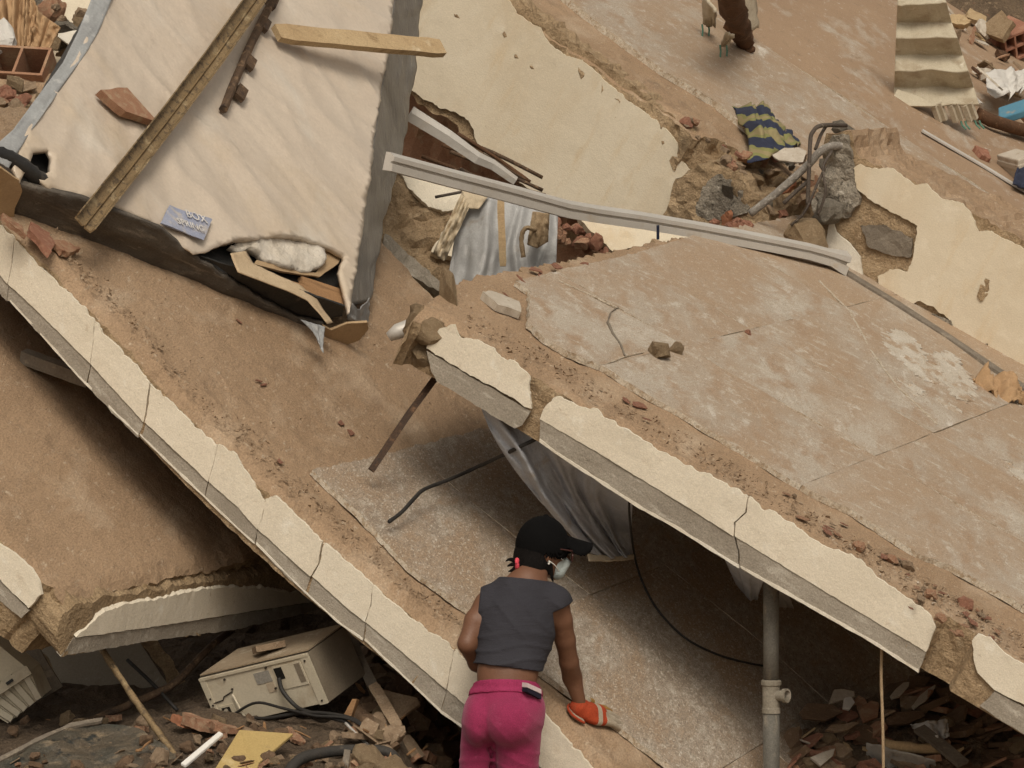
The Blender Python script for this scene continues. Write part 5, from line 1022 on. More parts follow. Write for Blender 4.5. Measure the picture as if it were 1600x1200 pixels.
cap_o = skinpart('cap', *sh_.mesh(fcap), 'cap', sm=1)
hr = sh_.ell(headc - hu * .022 - fc * .012, (.098, .084, .105), HR)
hr = smin(hr, sh_.cone(headc - fc * .035 - hu * .05, W(830, 888, .22), .074, .050), .02)
hr = smin(hr, sh_.cone(headc + rt * .055 + fc * .012 - hu * .055, headc + rt * .062 + fc * .030 - hu * .118, .018, .006), .012)
fdir = sh_.half(headc + fc * .020 - hu * .03, fc * .93 + hu * -.36 * -1 * .2); side_ = sh_.half(headc + fc * .004, fc)
ear_cut = -sh_.cone(headc + rt * .09 + fc * .006 - hu * .02, headc + rt * .09 + fc * .01 - hu * .03, .030, .028)
face_cut = sh_.half(headc + fc * .028, (fc * .9 - hu * .12)); strand = sh_.cone(headc + rt * .058 + fc * .014 - hu * .06, headc + rt * .066 + fc * .034 - hu * .122, .013, .004)
hr = np.minimum(np.maximum(np.maximum(hr, face_cut), ear_cut), strand)
hair_o = skinpart('hair', *sh_.mesh(hr), 'hair', sm=1)
tails = []
p0 = W(812, 880, .20)
for i, (qx, qy) in enumerate(((790, 876), (792, 884), (794, 892), (798, 897), (803, 894))):
    a = Vector(p0); b = W(qx + 8, qy - 2, .19); c = W(qx, qy + 1, .185 + .006 * i); tails.append(tube_geo(smooth_path([a, b, c], 4), .013, 7, lambda t: 1.05 - .95 * t))
V, F = merge(tails); meshobj('ponytail', [Vector(v) - PB for v in V], F, 'hair', hair_o, True)
ring = [W(808, 881, .195) + Vector((0, math.cos(a) * .016, math.sin(a) * .016)) for a in [2 * math.pi * k / 14 for k in range(15)]]
V, F = tube_geo(ring, .009, 8); meshobj('hair_band', [v - PB for v in V], F, 'hair_band', person, True)
mk = sh_.cone(headc + fc * .035 - hu * .045, headc + fc * .066 - hu * .078, .055, .035) ; mk = smin(mk, sh_.cone(headc + fc * .080 - hu * .022, headc + fc * .100 - hu * .045, .012, .018), .03) - .003
mk = np.maximum(mk, -sh_.half(headc + fc * .030 - hu * .05, (fc * .9 + hu * .25)))
mk = np.maximum(mk, sh_.half(headc + fc * .09 - hu * .018, (hu * .9 + fc * .3)))
skinpart('face_mask', *sh_.mesh(mk), 'mask_fabric', sm=1)
def ptube(name, pts, r_, mat, sides=6, n=5, par=person):
    V, F = tube_geo(smooth_path(pts, n), r_, sides); return meshobj(name, [v - PB for v in V], F, mat, par, True)
ear = headc + rt * .080 - hu * .018
ptube('mask_loop', [ear + hu * .012, headc + rt * .074 + fc * .035 - hu * .022, headc + rt * .056 + fc * .068 - hu * .034], .0022, 'elastic')
ptube('mask_loop', [ear - hu * .026, headc + rt * .073 + fc * .030 - hu * .058, headc + rt * .052 + fc * .060 - hu * .082], .0022, 'elastic')
ptube('earring', [ear - hu * .030, ear - hu * .034 + fc * .004, ear - hu * .040], .004, 'elastic')
gls = ptube('glasses', [ear + hu * .022, headc + rt * .078 + fc * .045 + hu * .006, headc + rt * .068 + fc * .104 + hu * .004], .0032, 'glasses')
lc = headc + rt * .036 + fc * .112 - hu * .020; nl = (fc * .93 + rt * .3).normalized(); lx = rt - nl * rt.dot(nl); lx.normalize(); ly = hu
pts = [lc + lx * .030 * sx + ly * .019 * sy for sx, sy in ((1, .7), (.8, 1), (-.8, 1), (-1, .6), (-.85, -.8), (-.3, -1), (.4, -1), (.9, -.7), (1, .2), (1, .7))]
V, F = tube_geo(pts, .0042, 6); meshobj('rim', [v - PB for v in V], F, 'glasses', gls, True)
meshobj('lens', [p - PB for p in pts[:-1]], [tuple(range(9))], 'lens', gls)
lc2 = headc - rt * .036 + fc * .112 - hu * .020; pts = [lc2 + lx * .030 * sx + ly * .019 * sy for sx, sy in ((1, .7), (.8, 1), (-.8, 1), (-1, .6), (-.85, -.8), (-.3, -1), (.4, -1), (.9, -.7), (1, .2), (1, .7))]
V, F = tube_geo(pts, .0042, 6); meshobj('rim', [v - PB for v in V], F, 'glasses', gls, True)
# work glove: palm flat on the slab, five fingers
sg = SDF((-.13, -.12, -.03), (.30, .15, .20), .0045)
gw = FB.R  # placeholder to keep the slab's axes in mind
HM = Matrix((hx, hy, hn)).transposed(); hl = lambda p: HM.transposed() @ (p - hand0)
wl = hl(WR)
fing = []
for y0, y1, L_, r_ in ((.036, .050, .110, .0155), (.011, .015, .128, .0160), (-.016, -.021, .120, .0155), (-.042, -.054, .092, .0140)):
    k1 = Vector((.105, y0, .030)); k2 = Vector((.105 + L_ * .5, (y0 + y1) / 2, .028)); k3 = Vector((.105 + L_, y1, .013))
    fing.append(np.minimum(sg.cone(k1, k2, r_ + .003, r_), sg.cone(k2, k3, r_, r_ * .86)))
thumb = np.minimum(sg.cone(Vector((.035, .035, .025)), Vector((.080, .078, .024)), .022, .018), sg.cone(Vector((.080, .078, .024)), Vector((.135, .092, .016)), .018, .014))
palm = smin(sg.ell((.060, 0, .024), (.075, .062, .028)), sg.cone((.012, 0, .030), (.09, 0, .030), .036, .036), .02)
fg = np.minimum.reduce(fing); fg = smin(fg, palm, .012); fg = smin(fg, thumb, .012)
cuff = sg.cone((.022, 0, .030), wl * .62 + Vector((-.004, 0, 0)), .035, .037)
fg = smin(fg, sg.cone((.03, 0, .03), wl * .45, .034, .036), .015); fg = np.minimum(fg, cuff)
fg = np.maximum(fg, -(sg.P[..., 2] - .002))
Vg, Qg = sg.mesh(fg)
go = meshobj('work_glove', [HM @ Vector(v) + hand0 - PB for v in Vg], Qg, 'glove_pale', person, True)
for m_ in ('glove_orange', 'glove_ochre'): go.data.materials.append(MATS[m_])
mi = []
for pol in go.data.polygons:
    c = HM.transposed() @ (pol.center + PB - hand0); x, y = c.x, c.y; m_ = 0
    if x < .050: m_ = 1
    elif x < .075: m_ = 0
    elif x < .098: m_ = 1 if y < .028 else 0
    elif y > .024 and x > .10: m_ = 2
    elif x < .112 and -.02 < y < .02: m_ = 1
    if c.z < .012: m_ = 0 if x > .05 else m_
    mi.append(m_)
go.data.polygons.foreach_set('material_index', mi)
rim = [HM @ (Vector((-.030 + .008 * math.cos(a), .052 * math.cos(a), .058 + .050 * math.sin(a)))) + hand0 for a in [2 * math.pi * k / 20 for k in range(21)]]
flap = []
for k in range(15):
    a = math.pi * (.62 + .76 * k / 14); flap.append(HM @ Vector((.012 + .075 * math.cos(a), .058 * math.sin(a), .012)) + hand0)
V, F = tube_geo(smooth_path(flap, 2), .0055, 6); meshobj('glove_trim', [v - PB for v in V], F, 'glove_orange', go, True)
V = [HM @ Vector((.012 + .073 * math.cos(math.pi * (.6 + .8 * k / 14)), .056 * math.sin(math.pi * (.6 + .8 * k / 14)), z)) + hand0 - PB for z in (.014, .004) for k in range(15)]
F = [tuple(range(15)), tuple(range(29, 14, -1))] + [(k, k + 15, k + 16, k + 1) for k in range(14)]
meshobj('glove_cuff', V, F, 'glove_pale', go)
def under(px, py, back):                                   # a point just in front of slab B's tiled surface
    p = FB.wtop(px, py, .02); return W(px, py, p.y - back)
# ------------------------------------------------------------------ hanging bars, lower curtain, cable, pipe
V, F = extrude_geo([W(682, 588, 1.35), W(640, 645, 1.25), W(580, 735, 1.12)], [(-.014, -.007), (.014, -.007), (.014, .007), (-.014, .007)], Vector((.3, -1, .2)))
world_thing('rusty_flat_bar', V, F, 'rust_bar', 'straight rusty flat bar hanging from the tiled slab\'s broken end', 'flat bar')
tube('reinforcing_bar', [W(842, 684, 1.10), W(800, 704, 1.15), under(745, 730, .6), under(700, 750, .42), under(664, 764, .32), under(648, 778, .28), under(628, 800, .2), under(608, 815, .14)], .0085, 'cable', 'thin dark reinforcing bar bent down under the tiled slab\'s front corner', 'reinforcing bar', None, 8, 5, wob=.1, seed=7)
V, F = cloth_geo([W(606, 522, 1.95), W(625, 512, 1.93), W(660, 500, 1.9)], [W(607, 534, 1.93), W(625, 532, 1.92), W(660, 520, 1.9)], 16, 6, 0, .004, 2, toward=Vector((0, -1, 0)))
V, F = tube_geo([W(607, 527, 1.5), W(622, 518, 1.5), W(640, 511, 1.52), W(672, 500, 1.56)], .034, 12, lambda t: .62 + .4 * min(1, t * 4), .05, 2)
world_thing('pipe_stub', V, F, 'aluminium', 'short pale pipe stub poking out left of the tiled slab\'s broken end', 'pipe stub', None, True)
def onC(px, py, d): x, z_ = FC.face(px, py, d); return FC.world((x, d, z_))
V, F = cloth_geo([onC(752, 636, .10), onC(800, 650, .08), onC(860, 686, .07), onC(930, 730, .07), onC(990, 772, .07)], [under(918, 862, .50), under(935, 868, .52), under(955, 872, .52), under(972, 872, .50), under(990, 868, .45)], 90, 60, 3, .065, 6, sharp=1.0, grow=(.8, .8), mid=[under(806, 736, 1.2), under(842, 758, 1.2), under(885, 778, 1.1), under(935, 800, 1.0), under(987, 828, .85)], lump=.4)
o = world_thing('curtain', V, F, 'curtain_grey', 'blue-grey curtain hanging out from under the tiled slab above the woman', 'curtain', None, True); solid(o, .004)
V, F = cloth_geo([under(917, 860, .52), under(955, 871, .54), under(990, 866, .47)], [under(920, 876, .50), under(955, 877, .52), under(990, 874, .45)], 50, 6, 3, .012, 6)
o2 = meshobj('curtain_hem', [Vector(v) - o.location for v in V], F, 'curtain_lining', o, True); solid(o2, .006)
V, F = cloth_geo([W(1128, 862, .95), W(1160, 882, .9), W(1195, 902, .9)], [under(1150, 912, .8), under(1172, 938, .8), under(1182, 936, .8)], 40, 20, 3, .04, 9, sharp=.8); o = world_thing('cloth_scrap', V, F, 'curtain_grey', 'small grey cloth scrap hanging under the tiled slab beside the pipe', 'cloth', None, True); solid(o, .005)
V, F = cloth_geo([W(1205, 910, 1.55), W(1230, 925, 1.5)], [under(1214, 948, .3), under(1240, 950, .3)], 16, 14, 2, .03, 3); o = world_thing('cloth_scrap', V, F, 'cloth_white', 'pale cloth scrap just right of the standing pipe\'s top', 'cloth', None, True); solid(o, .005)
tube('electric_cable', [W(983, 765, 1.15), W(984, 812, 1.2), under(992, 870, .42), under(1005, 912, .15), under(1030, 956, .05), under(1070, 996, .03), under(1120, 1022, .025), under(1170, 1036, .03), under(1215, 1044, .03)], .0052, 'cable', 'thin black cable trailing over the tiles from the curtain to the pipe', 'cable', None, 7, 8)
pt = W(1205, 1100, .86); pz = W(1205, 905, .86).z
pe = empty('standing_pipe', Matrix.Translation((pt.x, pt.y, 0)), 'upright weathered pipe with side outlet propping the tiled slab', 'pipe')
z = lambda py: W(1205, py, .86).z
R_ = .0325
def lathe(prof, n=28):
    V = [(r_ * math.cos(2 * math.pi * k / n), r_ * math.sin(2 * math.pi * k / n), h) for r_, h in prof for k in range(n)]; F = []
    for i in range(len(prof) - 1):
        for k in range(n): a = i * n + k; b = i * n + (k + 1) % n; F.append((a, b, b + n, a + n))
    return V, F + [tuple(range(n))[::-1], tuple(range((len(prof) - 1) * n, len(prof) * n))]
V, F = lathe([(R_, z(1062)), (R_, z(1000)), (R_, z(950)), (R_, z(880))]); meshobj('pipe_upper', V, F, 'pipe', pe, True)
V, F = lathe([(R_ + .002, -.02), (R_ + .002, z(1112))]); meshobj('pipe_lower', V, F, 'pipe', pe, True)
V, F = lathe([(R_ + .006, z(1114)), (R_ + .006, z(1107)), (R_ + .003, z(1105)), (R_ + .004, z(1072)), (R_ + .009, z(1070)), (R_ + .009, z(1064)), (R_ + .004, z(1062))])
te = meshobj('tee_joint', V, F, 'pipe_joint', pe)
zc = z(1087); ax = Vector((.80, -.60, .06)).normalized(); a = Vector((0, 0, zc))
V, F = [], []; n = 24; s_ = ax.cross(Vector((0, 0, 1))).normalized(); w_ = s_.cross(ax)
prof = [(.020, .022), (.058, .022), (.060, .029), (.078, .029), (.078, .0215), (.058, .0200), (.030, .018)]
for d_, r_ in prof:
    for k in range(n): q = 2 * math.pi * k / n; V.append(a + ax * d_ + s_ * r_ * math.cos(q) + w_ * r_ * math.sin(q))
for i in range(len(prof) - 1):
    for k in range(n): p = i * n + k; q = i * n + (k + 1) % n; F.append((p, q, q + n, p + n))
F.append(tuple(range((len(prof) - 1) * n, len(prof) * n)))
meshobj('side_outlet', V, F, 'pipe_joint', te)
tube('hanging_rope', [W(1378, 1000, .56), W(1377, 1060, .55), W(1379, 1120, .55), W(1380, 1180, .55), W(1381, 1290, .55)], .0065, 'rope', 'thin tan rope hanging straight down from the tiled slab\'s edge', 'rope', None, 7, 6, wob=.25, seed=3)
for i, (px, py) in enumerate(((1375, 0), )): pass

# ------------------------------------------------------------------ loose pieces on the slabs
put('stone', frag('rock', 21, 'mortar'), FC.wtop(1030, 545, .05), rquat(random.Random(4), FC.n, .2), (.17, .14, .16), 'tan stone lying on the tiled slab', 'stone')
put('stone', frag('rock', 22, 'mortar'), FC.wtop(1055, 546, .035), rquat(random.Random(5), FC.n, .2), (.09, .08, .12), 'small tan stone touching the larger stone on the tiled slab', 'stone')
put('tile_shard', frag('tile', 11, 'shard_pale'), FC.wtop(786, 475, .02), Quaternion(FC.n, .15) @ FC.R.to_quaternion(), (.24, .34, .8), 'pale tile shard lying loose near the tiled slab\'s broken end', 'tile shard')
put('brick_chip', frag('rock', 2, 'brick'), FC.wtop(1169, 520, .03), rquat(random.Random(7), FC.n, .2), .05, 'tiny red chip on a tile joint in the middle of the tiled slab', 'brick chip')
chips = [(848, 432, .13, 'tile'), (835, 421, .11, 'tile'), (822, 441, .12, 'tile'), (870, 416, .09, 'tile'), (790, 460, .05, 'tile'), (915, 412, .07, 'tile')]
for i, (px, py, s, k) in enumerate(chips):
    put('brick_chip', frag(k, 3 + i, 'brick'), FC.wtop(px, py, .02 + .01 * (i % 2)), rquat(random.Random(i), FC.n, .25), s, 'flat red brick chip on the tiled slab\'s back edge near the curtain', 'brick chip', 'brick chips at the tiled slab\'s back edge')
for i, (px, py, s) in enumerate(((980, 626, .06), (999, 633, .10), (1011, 655, .055))):
    put('brick_chip', frag('tile', 5 + i, 'brick'), FC.wtop(px, py, .012), rquat(random.Random(20 + i), FC.n, .15), s, ['leftmost', 'largest', 'lowest'][i] + ' of three red chips on the tiled slab\'s bare margin', 'brick chip')
r = random.Random(77)
for i in range(40):
    px = r.uniform(1230, 1580); base_y = 800 + (px - 1262) * .55; py = base_y + r.uniform(5, 62)
    if px < 1420: py = base_y - 15 + r.uniform(0, 30)
    put('brick_chip', frag(r.choice(['tile', 'tile', 'rock']), r.randint(0, 8), r.choice(['brick', 'brick_dusty', 'shard_dusty', 'brick_dusty'])), FC.wtop(px, py, .012), rquat(r, FC.n, .2), r.uniform(.025, .085), ('tiny' if i % 3 == 0 else 'small') + ' chip on the tiled slab margin ' + ('left of the standing pipe' if px < 1190 else 'above the hanging rope' if px < 1420 else 'near the broken notch at lower right'), 'brick chip', 'chips on the tiled slab\'s lower margin')
r = random.Random(79)
for i, (px, py, s) in enumerate(((405, 595, .06), (412, 601, .07), (374, 502, .04), (533, 660, .06), (548, 676, .07), (436, 720, .05))):
    put('brick_chip', frag('splinter' if i < 2 else 'tile', i, 'brick'), FB.wtop(px, py, .008), rquat(r, FB.n, .1), s, 'small reddish chip lying on the dusty long slab below the box spring', 'brick chip', 'chips on the long slab')
# grit, too small to count
def grit(name, fr, n, region, seed, mats, label, size=(.004, .014)):
    r = random.Random(seed); V, F = [], []
    for i in range(n):
        px, py = region(r)
        if fr.top(px, py)[1] < .04: continue
        c = fr.wtop(px, py, .004); s = r.uniform(*size); k = len(V)
        q = [c + Vector((r.uniform(-1, 1), r.uniform(-1, 1), r.uniform(-.3, 1))) * s for _ in range(4)]; V += q; F += [(k, k + 1, k + 2), (k, k + 3, k + 1), (k + 1, k + 3, k + 2), (k, k + 2, k + 3)]
    o = meshobj(name, V, F, mats); tag(o, label, 'grit', kind='stuff')
def alongC(r): px = r.uniform(720, 1600); return px + 8, 498 + (px - 690) * .592 - r.uniform(4, 40)
def alongB(r): px = r.uniform(30, 720); return px + r.uniform(12, 50), interp_poly(topB, px) - r.uniform(4, 30)
grit('mortar_grit', FC, 900, alongC, 5, 'shard_dusty', 'mortar crumbs strewn along the tiled slab edge')
grit('mortar_grit', FB, 800, alongB, 6, 'shard_dusty', 'mortar crumbs strewn along the long slab edge')
grit('mortar_grit', FC, 260, lambda r: (r.uniform(1250, 1590), 0) and (lambda x: (x, 835 + (x - 1300) * .5 + r.uniform(0, 80)))(r.uniform(1270, 1590)), 7, 'shard_pale', 'pale grit on the lower right of the tiled slab', (.003, .008))
def onB(r): return r.uniform(150, 700), r.uniform(420, 760)
grit('mortar_grit', FB, 500, onB, 8, 'shard_dusty', 'dust grains over the long slab', (.003, .008))
V, F = cloth_geo([FC.wtop(1520, 588, .05), FC.wtop(1545, 580, .09), FC.wtop(1600, 602, .12)], [FC.wtop(1532, 608, .015), FC.wtop(1565, 630, .02), FC.wtop(1605, 628, .05)], 40, 24, 2, .05, 5, toward=FC.n, grow=(1, .6)); o = world_thing('paper_bag', V, F, 'cloth_tan', 'crumpled tan paper lying by the wall stub at the right edge', 'paper', None, True); solid(o, .004)
plank('timber_batten', W(36, 556, 1.35), W(140, 594, 1.25), .055, .055, (0, -.3, 1), 'grey_bar', 'grey timber stub poking out below the long slab at the left', 'timber', 5)
V, F = tube_geo(smooth_path([W(-60, 478, 1.9), W(0, 492, 1.85), W(60, 516, 1.8), W(110, 545, 1.8)], 5), .085, 12, None, .3, 4); world_thing('black_bag', V, F, 'black_plastic', 'black plastic roll in the shade under the long slab at the left edge', 'plastic roll', None, True)

# ------------------------------------------------------------------ rubble pile under the tiled slab, right
def pileY(px, py): return 1.42 + (1190 - py) * .0045 + max(0, px - 1250) * .0006
def pileP(px, py, d=0.0): return W(px, py, pileY(px, py) - d)
V, F = [], []; nx, ny = 60, 40
for j in range(ny + 1):
    for i in range(nx + 1):
        px = 1130 + 620 * i / nx; t = j / ny; ridge = 1185 - 135 * max(0, min(1, (px - 1200) / 240)) ** .8 + (0 if px < 1480 else (px - 1480) * .28)
        py = 1420 + (ridge - 1420) * t; p = pileP(px, py); p += Vector((0, -.06, .03)) * nfr(px * .02, py * .03, 4, 4); V.append(p)
for i in range(nx + 1): q = V[ny * (nx + 1) + i]; V.append(q + Vector((0, 1.0, -.45)))
for j in range(ny + 1):
    for i in range(nx): a = j * (nx + 1) + i; F.append((a, a + 1, a + nx + 2, a + nx + 1))
o = meshobj('rubble_ground', V, F, 'debris'); o['kind'] = 'structure'; o['label'] = 'base of the rubble pile under the tiled slab'
r = random.Random(99); sel = []
kinds = [('slab', 'shard_brown'), ('slab', 'brick_dusty'), ('tile', 'shard_dusty'), ('slab', 'shard_dusty'), ('brick', 'brick'), ('splinter', 'wood_dark'), ('tile', 'brick_dusty'), ('brick', 'shard_dusty'), ('splinter', 'wood_pale'), ('tile', 'shard_pale'), ('rock', 'mortar'), ('slab', 'shard_brown'), ('tile', 'brick')]
nm = {'slab': 'rubble_plate', 'tile': 'tile_shard', 'brick': 'brick_fragment', 'splinter': 'wood_splinter', 'rock': 'rubble_stone'}
for i in range(175):
    px = r.uniform(1190, 1640); ridge = 1185 - 135 * max(0, min(1, (px - 1200) / 240)) ** .8 + (0 if px < 1480 else (px - 1480) * .28)
    py = ridge + 4 + (1225 - ridge) * r.random() ** .9; k, m = r.choice(kinds)
    if px > 1450 and m in ('shard_pale', 'shard_dusty'): m = 'shard_brown'
    fl = Quaternion((1, 0, 0), r.uniform(-.2, .9)) @ Quaternion((0, 1, 0), r.uniform(-.7, .5)) @ Quaternion((0, 0, 1), r.uniform(-.8, .8))
    sz = r.uniform(.08, .28) * (.6 if k in ('rock', 'brick') else 1)
    wh = ('low' if py > 1150 else 'high') + ' in the rubble pile ' + ('near the standing pipe' if px < 1290 else 'left of the hanging rope' if px < 1375 else 'right of the hanging rope' if px < 1470 else 'at the right edge')
    put(nm[k], frag(k, r.randint(0, 9), m), pileP(px, py, r.uniform(.01, .07)), fl, sz, lab(k, m, sz, wh), 'rubble', 'rubble pile under the tiled slab')
def wprism(name, px4, Ys, th, mat, label, cat, nrm=Vector((0, -.4, .9))):
    P = [W(*p, Ys[i]) for i, p in enumerate(px4)]; n = len(P)
    V = P + [p - nrm.normalized() * th for p in P]; F = [tuple(range(n)), tuple(range(2 * n - 1, n - 1, -1))] + [(i, i + n, (i + 1) % n + n, (i + 1) % n) for i in range(n)]
    o = world_thing(name, V, F, mat, label, cat); b = o.modifiers.new('b', 'BEVEL'); b.width = .002; return o
def pshard(px, d, mat, label, name='tile_shard'): wprism(name, px, [pileY(*p) - d for p in px], .02, mat, label, 'shard', Vector((.2, -.8, .5)))
pshard([(1296, 1099), (1304, 1077), (1317, 1076), (1335, 1080), (1336, 1088), (1314, 1094)], .12, 'shard_pale', 'whitish flat shard standing at the top of the rubble pile')
pshard([(1392, 1086), (1400, 1076), (1412, 1066), (1421, 1065), (1420, 1072), (1407, 1087), (1395, 1091)], .14, 'shard_pale', 'pale pointed shard leaning right of the hanging rope')
pshard([(1426, 1102), (1437, 1087), (1450, 1076), (1462, 1069), (1461, 1075), (1447, 1095), (1429, 1107)], .14, 'shard_pale', 'long pale blade-like shard at the right of the pile')
pshard([(1290, 1140), (1300, 1132), (1320, 1131), (1335, 1127), (1343, 1129), (1325, 1140), (1308, 1143)], .16, 'shard_dusty', 'long tan shard lying in the pile left of the rope')
pshard([(1267, 1183), (1285, 1175), (1305, 1169), (1302, 1180), (1290, 1190), (1283, 1196), (1276, 1190)], .16, 'shard_pale', 'pale chipped shard low in the pile near the pipe')
pshard([(1250, 1112), (1262, 1098), (1300, 1100), (1318, 1112), (1290, 1126), (1256, 1122)], .10, 'shard_brown', 'broad brown slab end right of the pipe outlet')
pshard([(1385, 1122), (1402, 1112), (1440, 1110), (1446, 1118), (1420, 1130), (1388, 1132)], .12, 'shard_brown', 'dark brown slab right of the rope in mid pile')
pshard([(1342, 1108), (1362, 1094), (1374, 1098), (1372, 1120), (1350, 1128)], .12, 'brick_dusty', 'reddish block face left of the rope in mid pile')
pshard([(1320, 1090), (1330, 1088), (1336, 1097), (1328, 1108), (1318, 1106)], .17, 'cloth_white', 'small bright white scrap at the top of the pile')
V, F = extrude_geo([pileP(1436, 1138, .22), pileP(1470, 1164, .22), pileP(1505, 1194, .2)], [(-.03, -.008), (.03, -.008), (.03, .008), (-.03, .008)], Vector((.3, -.8, .5))); world_thing('board', V, F, 'grey_bar', 'dark slanting board beside the whitish bag in the pile', 'board')
tube('wood_log', [pileP(1380, 1164, .16), pileP(1420, 1168, .18), pileP(1474, 1172, .14)], .028, 'wood_pale', 'yellowish rough log lying behind the printed sack', 'log', None, 10, 4, lambda t: 1 - .3 * t, .3, 5)
V, F = cloth_geo([pileP(1354, 1160, .16), pileP(1400, 1172, .2), pileP(1462, 1188, .16)], [W(1352, 1260, 1.7), W(1400, 1260, 1.66), W(1470, 1260, 1.7)], 50, 30, 2, .04, 5, toward=Vector((0, -1, .3)))
o = world_thing('sack', V, F, 'bag_white', 'off-white printed sack at the bottom of the rubble pile', 'sack', None, True); solid(o, .004)
a = [W(1417, 1190, 1.62), W(1443, 1193, 1.62), W(1443, 1197, 1.62), W(1417, 1195, 1.62)]; meshobj('print', [p - o.location for p in a] + [p + Vector((0, .02, 0)) - o.location for p in a], [(0, 1, 2, 3), (4, 7, 6, 5), (0, 4, 5, 1), (1, 5, 6, 2), (2, 6, 7, 3), (3, 7, 4, 0)], 'bag_print', o)
V, F = cloth_geo([pileP(1422, 1132, .16), pileP(1460, 1126, .2), pileP(1480, 1124, .16)], [pileP(1436, 1142, .14), pileP(1468, 1158, .2), pileP(1482, 1152, .14)], 30, 20, 2, .05, 3, toward=Vector((0, -1, .3))); o = world_thing('plastic_bag', V, F, 'cloth_white', 'crumpled whitish plastic bag in the right of the rubble pile', 'plastic bag', None, True); solid(o, .004)

# ------------------------------------------------------------------ lower left: air conditioners, panel, sticks, glass, rubble
ac0 = W(313, 1059, 1.0); va_, vb_, vc_ = Vector((.462, -.25, .127)), Vector((.083, .039, -.205)), Vector((.135, .25, .087))
nf = vb_.cross(va_).normalized(); nf = nf if nf.y < 0 else -nf
ac = empty('air_conditioner', Matrix.Translation(ac0 + vb_), 'cream air conditioner outdoor unit tipped under the slabs at lower left', 'air conditioner')
acb = ac.location.copy()
def acp(s, t, d=0.0, e=0.0): return ac0 + va_ * s + vb_ * t + vc_ * e + nf * d - acb
def acbox(name, s0, s1, t0, t1, d0, d1, mat, par=ac):
    V = [acp(s, t, d) for s in (s0, s1) for t in (t0, t1) for d in (d0, d1)]; return meshobj(name, V, box_geo(1, 1, 1)[1], mat, par)
def quadprism(P, mat, name, par=ac):
    return meshobj(name, P, box_geo(1, 1, 1)[1], mat, par)
V = [acp(s, t, 0, e) for s in (0, 1) for t in (0, 1) for e in (0, 1)]
bd = meshobj('casing', V, box_geo(1, 1, 1)[1], 'appliance_side', ac)
quadprism([acp(s, t, 0, e) + Vector((0, 0, .006)) for s in (0, 1) for t in (-.03, -.002) for e in (0, 1.0)], 'appliance_top', 'top_cover')
acbox('front_panel', .015, .985, .03, .98, .002, .012, 'appliance')
acbox('panel_rim', 0, 1, 0, .05, .004, .018, 'appliance'); acbox('panel_rim', .93, 1, .05, 1, .004, .016, 'appliance')
acbox('panel_rim', 0, .05, .05, 1, .004, .016, 'appliance')
wn_ = acbox('fan_window', .66, .915, .10, .56, .012, .016, 'appliance'); acbox('window_gap', .67, .74, .13, .36, .016, .0175, 'opening_shade', wn_); acbox('window_gap', .855, .905, .13, .50, .016, .0175, 'appliance_side', wn_)  # the black plate paints the dark of the window opening
acbox('rating_plate', .48, .62, .14, .36, .012, .0145, 'label_grey'); acbox('rating_plate', .55, .62, .38, .56, .012, .0145, 'label_tan')
vv = acbox('valve_hatch', .07, .20, .60, .97, .012, .016, 'appliance'); acbox('hatch_shade', .09, .165, .64, .93, .016, .018, 'opening_shade', vv)  # solid black plate paints the shade inside the hatch
for k in range(3): meshobj('valve', tube_geo([acp(.125, .70 + .08 * k, .015), acp(.13, .72 + .08 * k, .035)], .010, 8)[0], tube_geo([acp(.125, .70 + .08 * k, .015), acp(.13, .72 + .08 * k, .035)], .010, 8)[1], 'pipe_joint', vv)
V, F = tube_geo(smooth_path([acp(.24, .42, .02), acp(.27, .70, .035), acp(.28, .93, .035), acp(.20, .99, .03)], 5), .005, 6); meshobj('handle', V, F, 'appliance', ac, True)
V, F = tube_geo([acp(.04, .52, .014), acp(.13, .50, .014), acp(.15, .44, .014), acp(.24, .38, .014)], .003, 6); meshobj('seam', V, F, 'screw', ac)
for s, t in ((.03, .42), (.03, .55), (.22, .12), (.25, .33), (.61, .08), (.62, .50), (.96, .12), (.965, .92)):
    V, F = tube_geo([acp(s, t, .012), acp(s, t, .020)], .0045, 8); meshobj('screw', V, F, 'screw', ac)
put('wood_offcut', frag('slab', 7, 'shard_dusty'), ac0 + va_ * .52 + vc_ * .35 + Vector((0, -.02, .035)), va_.to_track_quat('X', 'Z'), (.20, .20, .20), 'dusty wood offcut lying on top of the air conditioner', 'offcut')
tube('electric_cable', [acp(.69, .32, .02) + acb, acp(.70, .55, .04) + acb, acp(.78, .85, .06) + acb, W(480, 1112, .72), W(520, 1122, .6), W(545, 1132, .55), W(562, 1170, .45), W(575, 1215, .4)], .009, 'cable', 'thick black cable drooping from the air conditioner\'s window', 'cable', None, 8, 7)
tube('electric_cable', [acp(.2, .78, .03) + acb, W(400, 1098, .85), W(440, 1106, .75), W(490, 1118, .62), W(540, 1122, .55), W(572, 1140, .45), W(585, 1165, .4)], .006, 'cable', 'thin dark cable crossing the air conditioner\'s lower front', 'cable', None, 7, 7)
tube('electric_cable', [acp(.28, .9, .03) + acb, W(420, 1122, .8), W(470, 1114, .7), W(520, 1116, .6), W(560, 1128, .52), W(580, 1160, .45)], .008, 'cable', 'dark flat cable running under the air conditioner', 'cable', None, 7, 7)
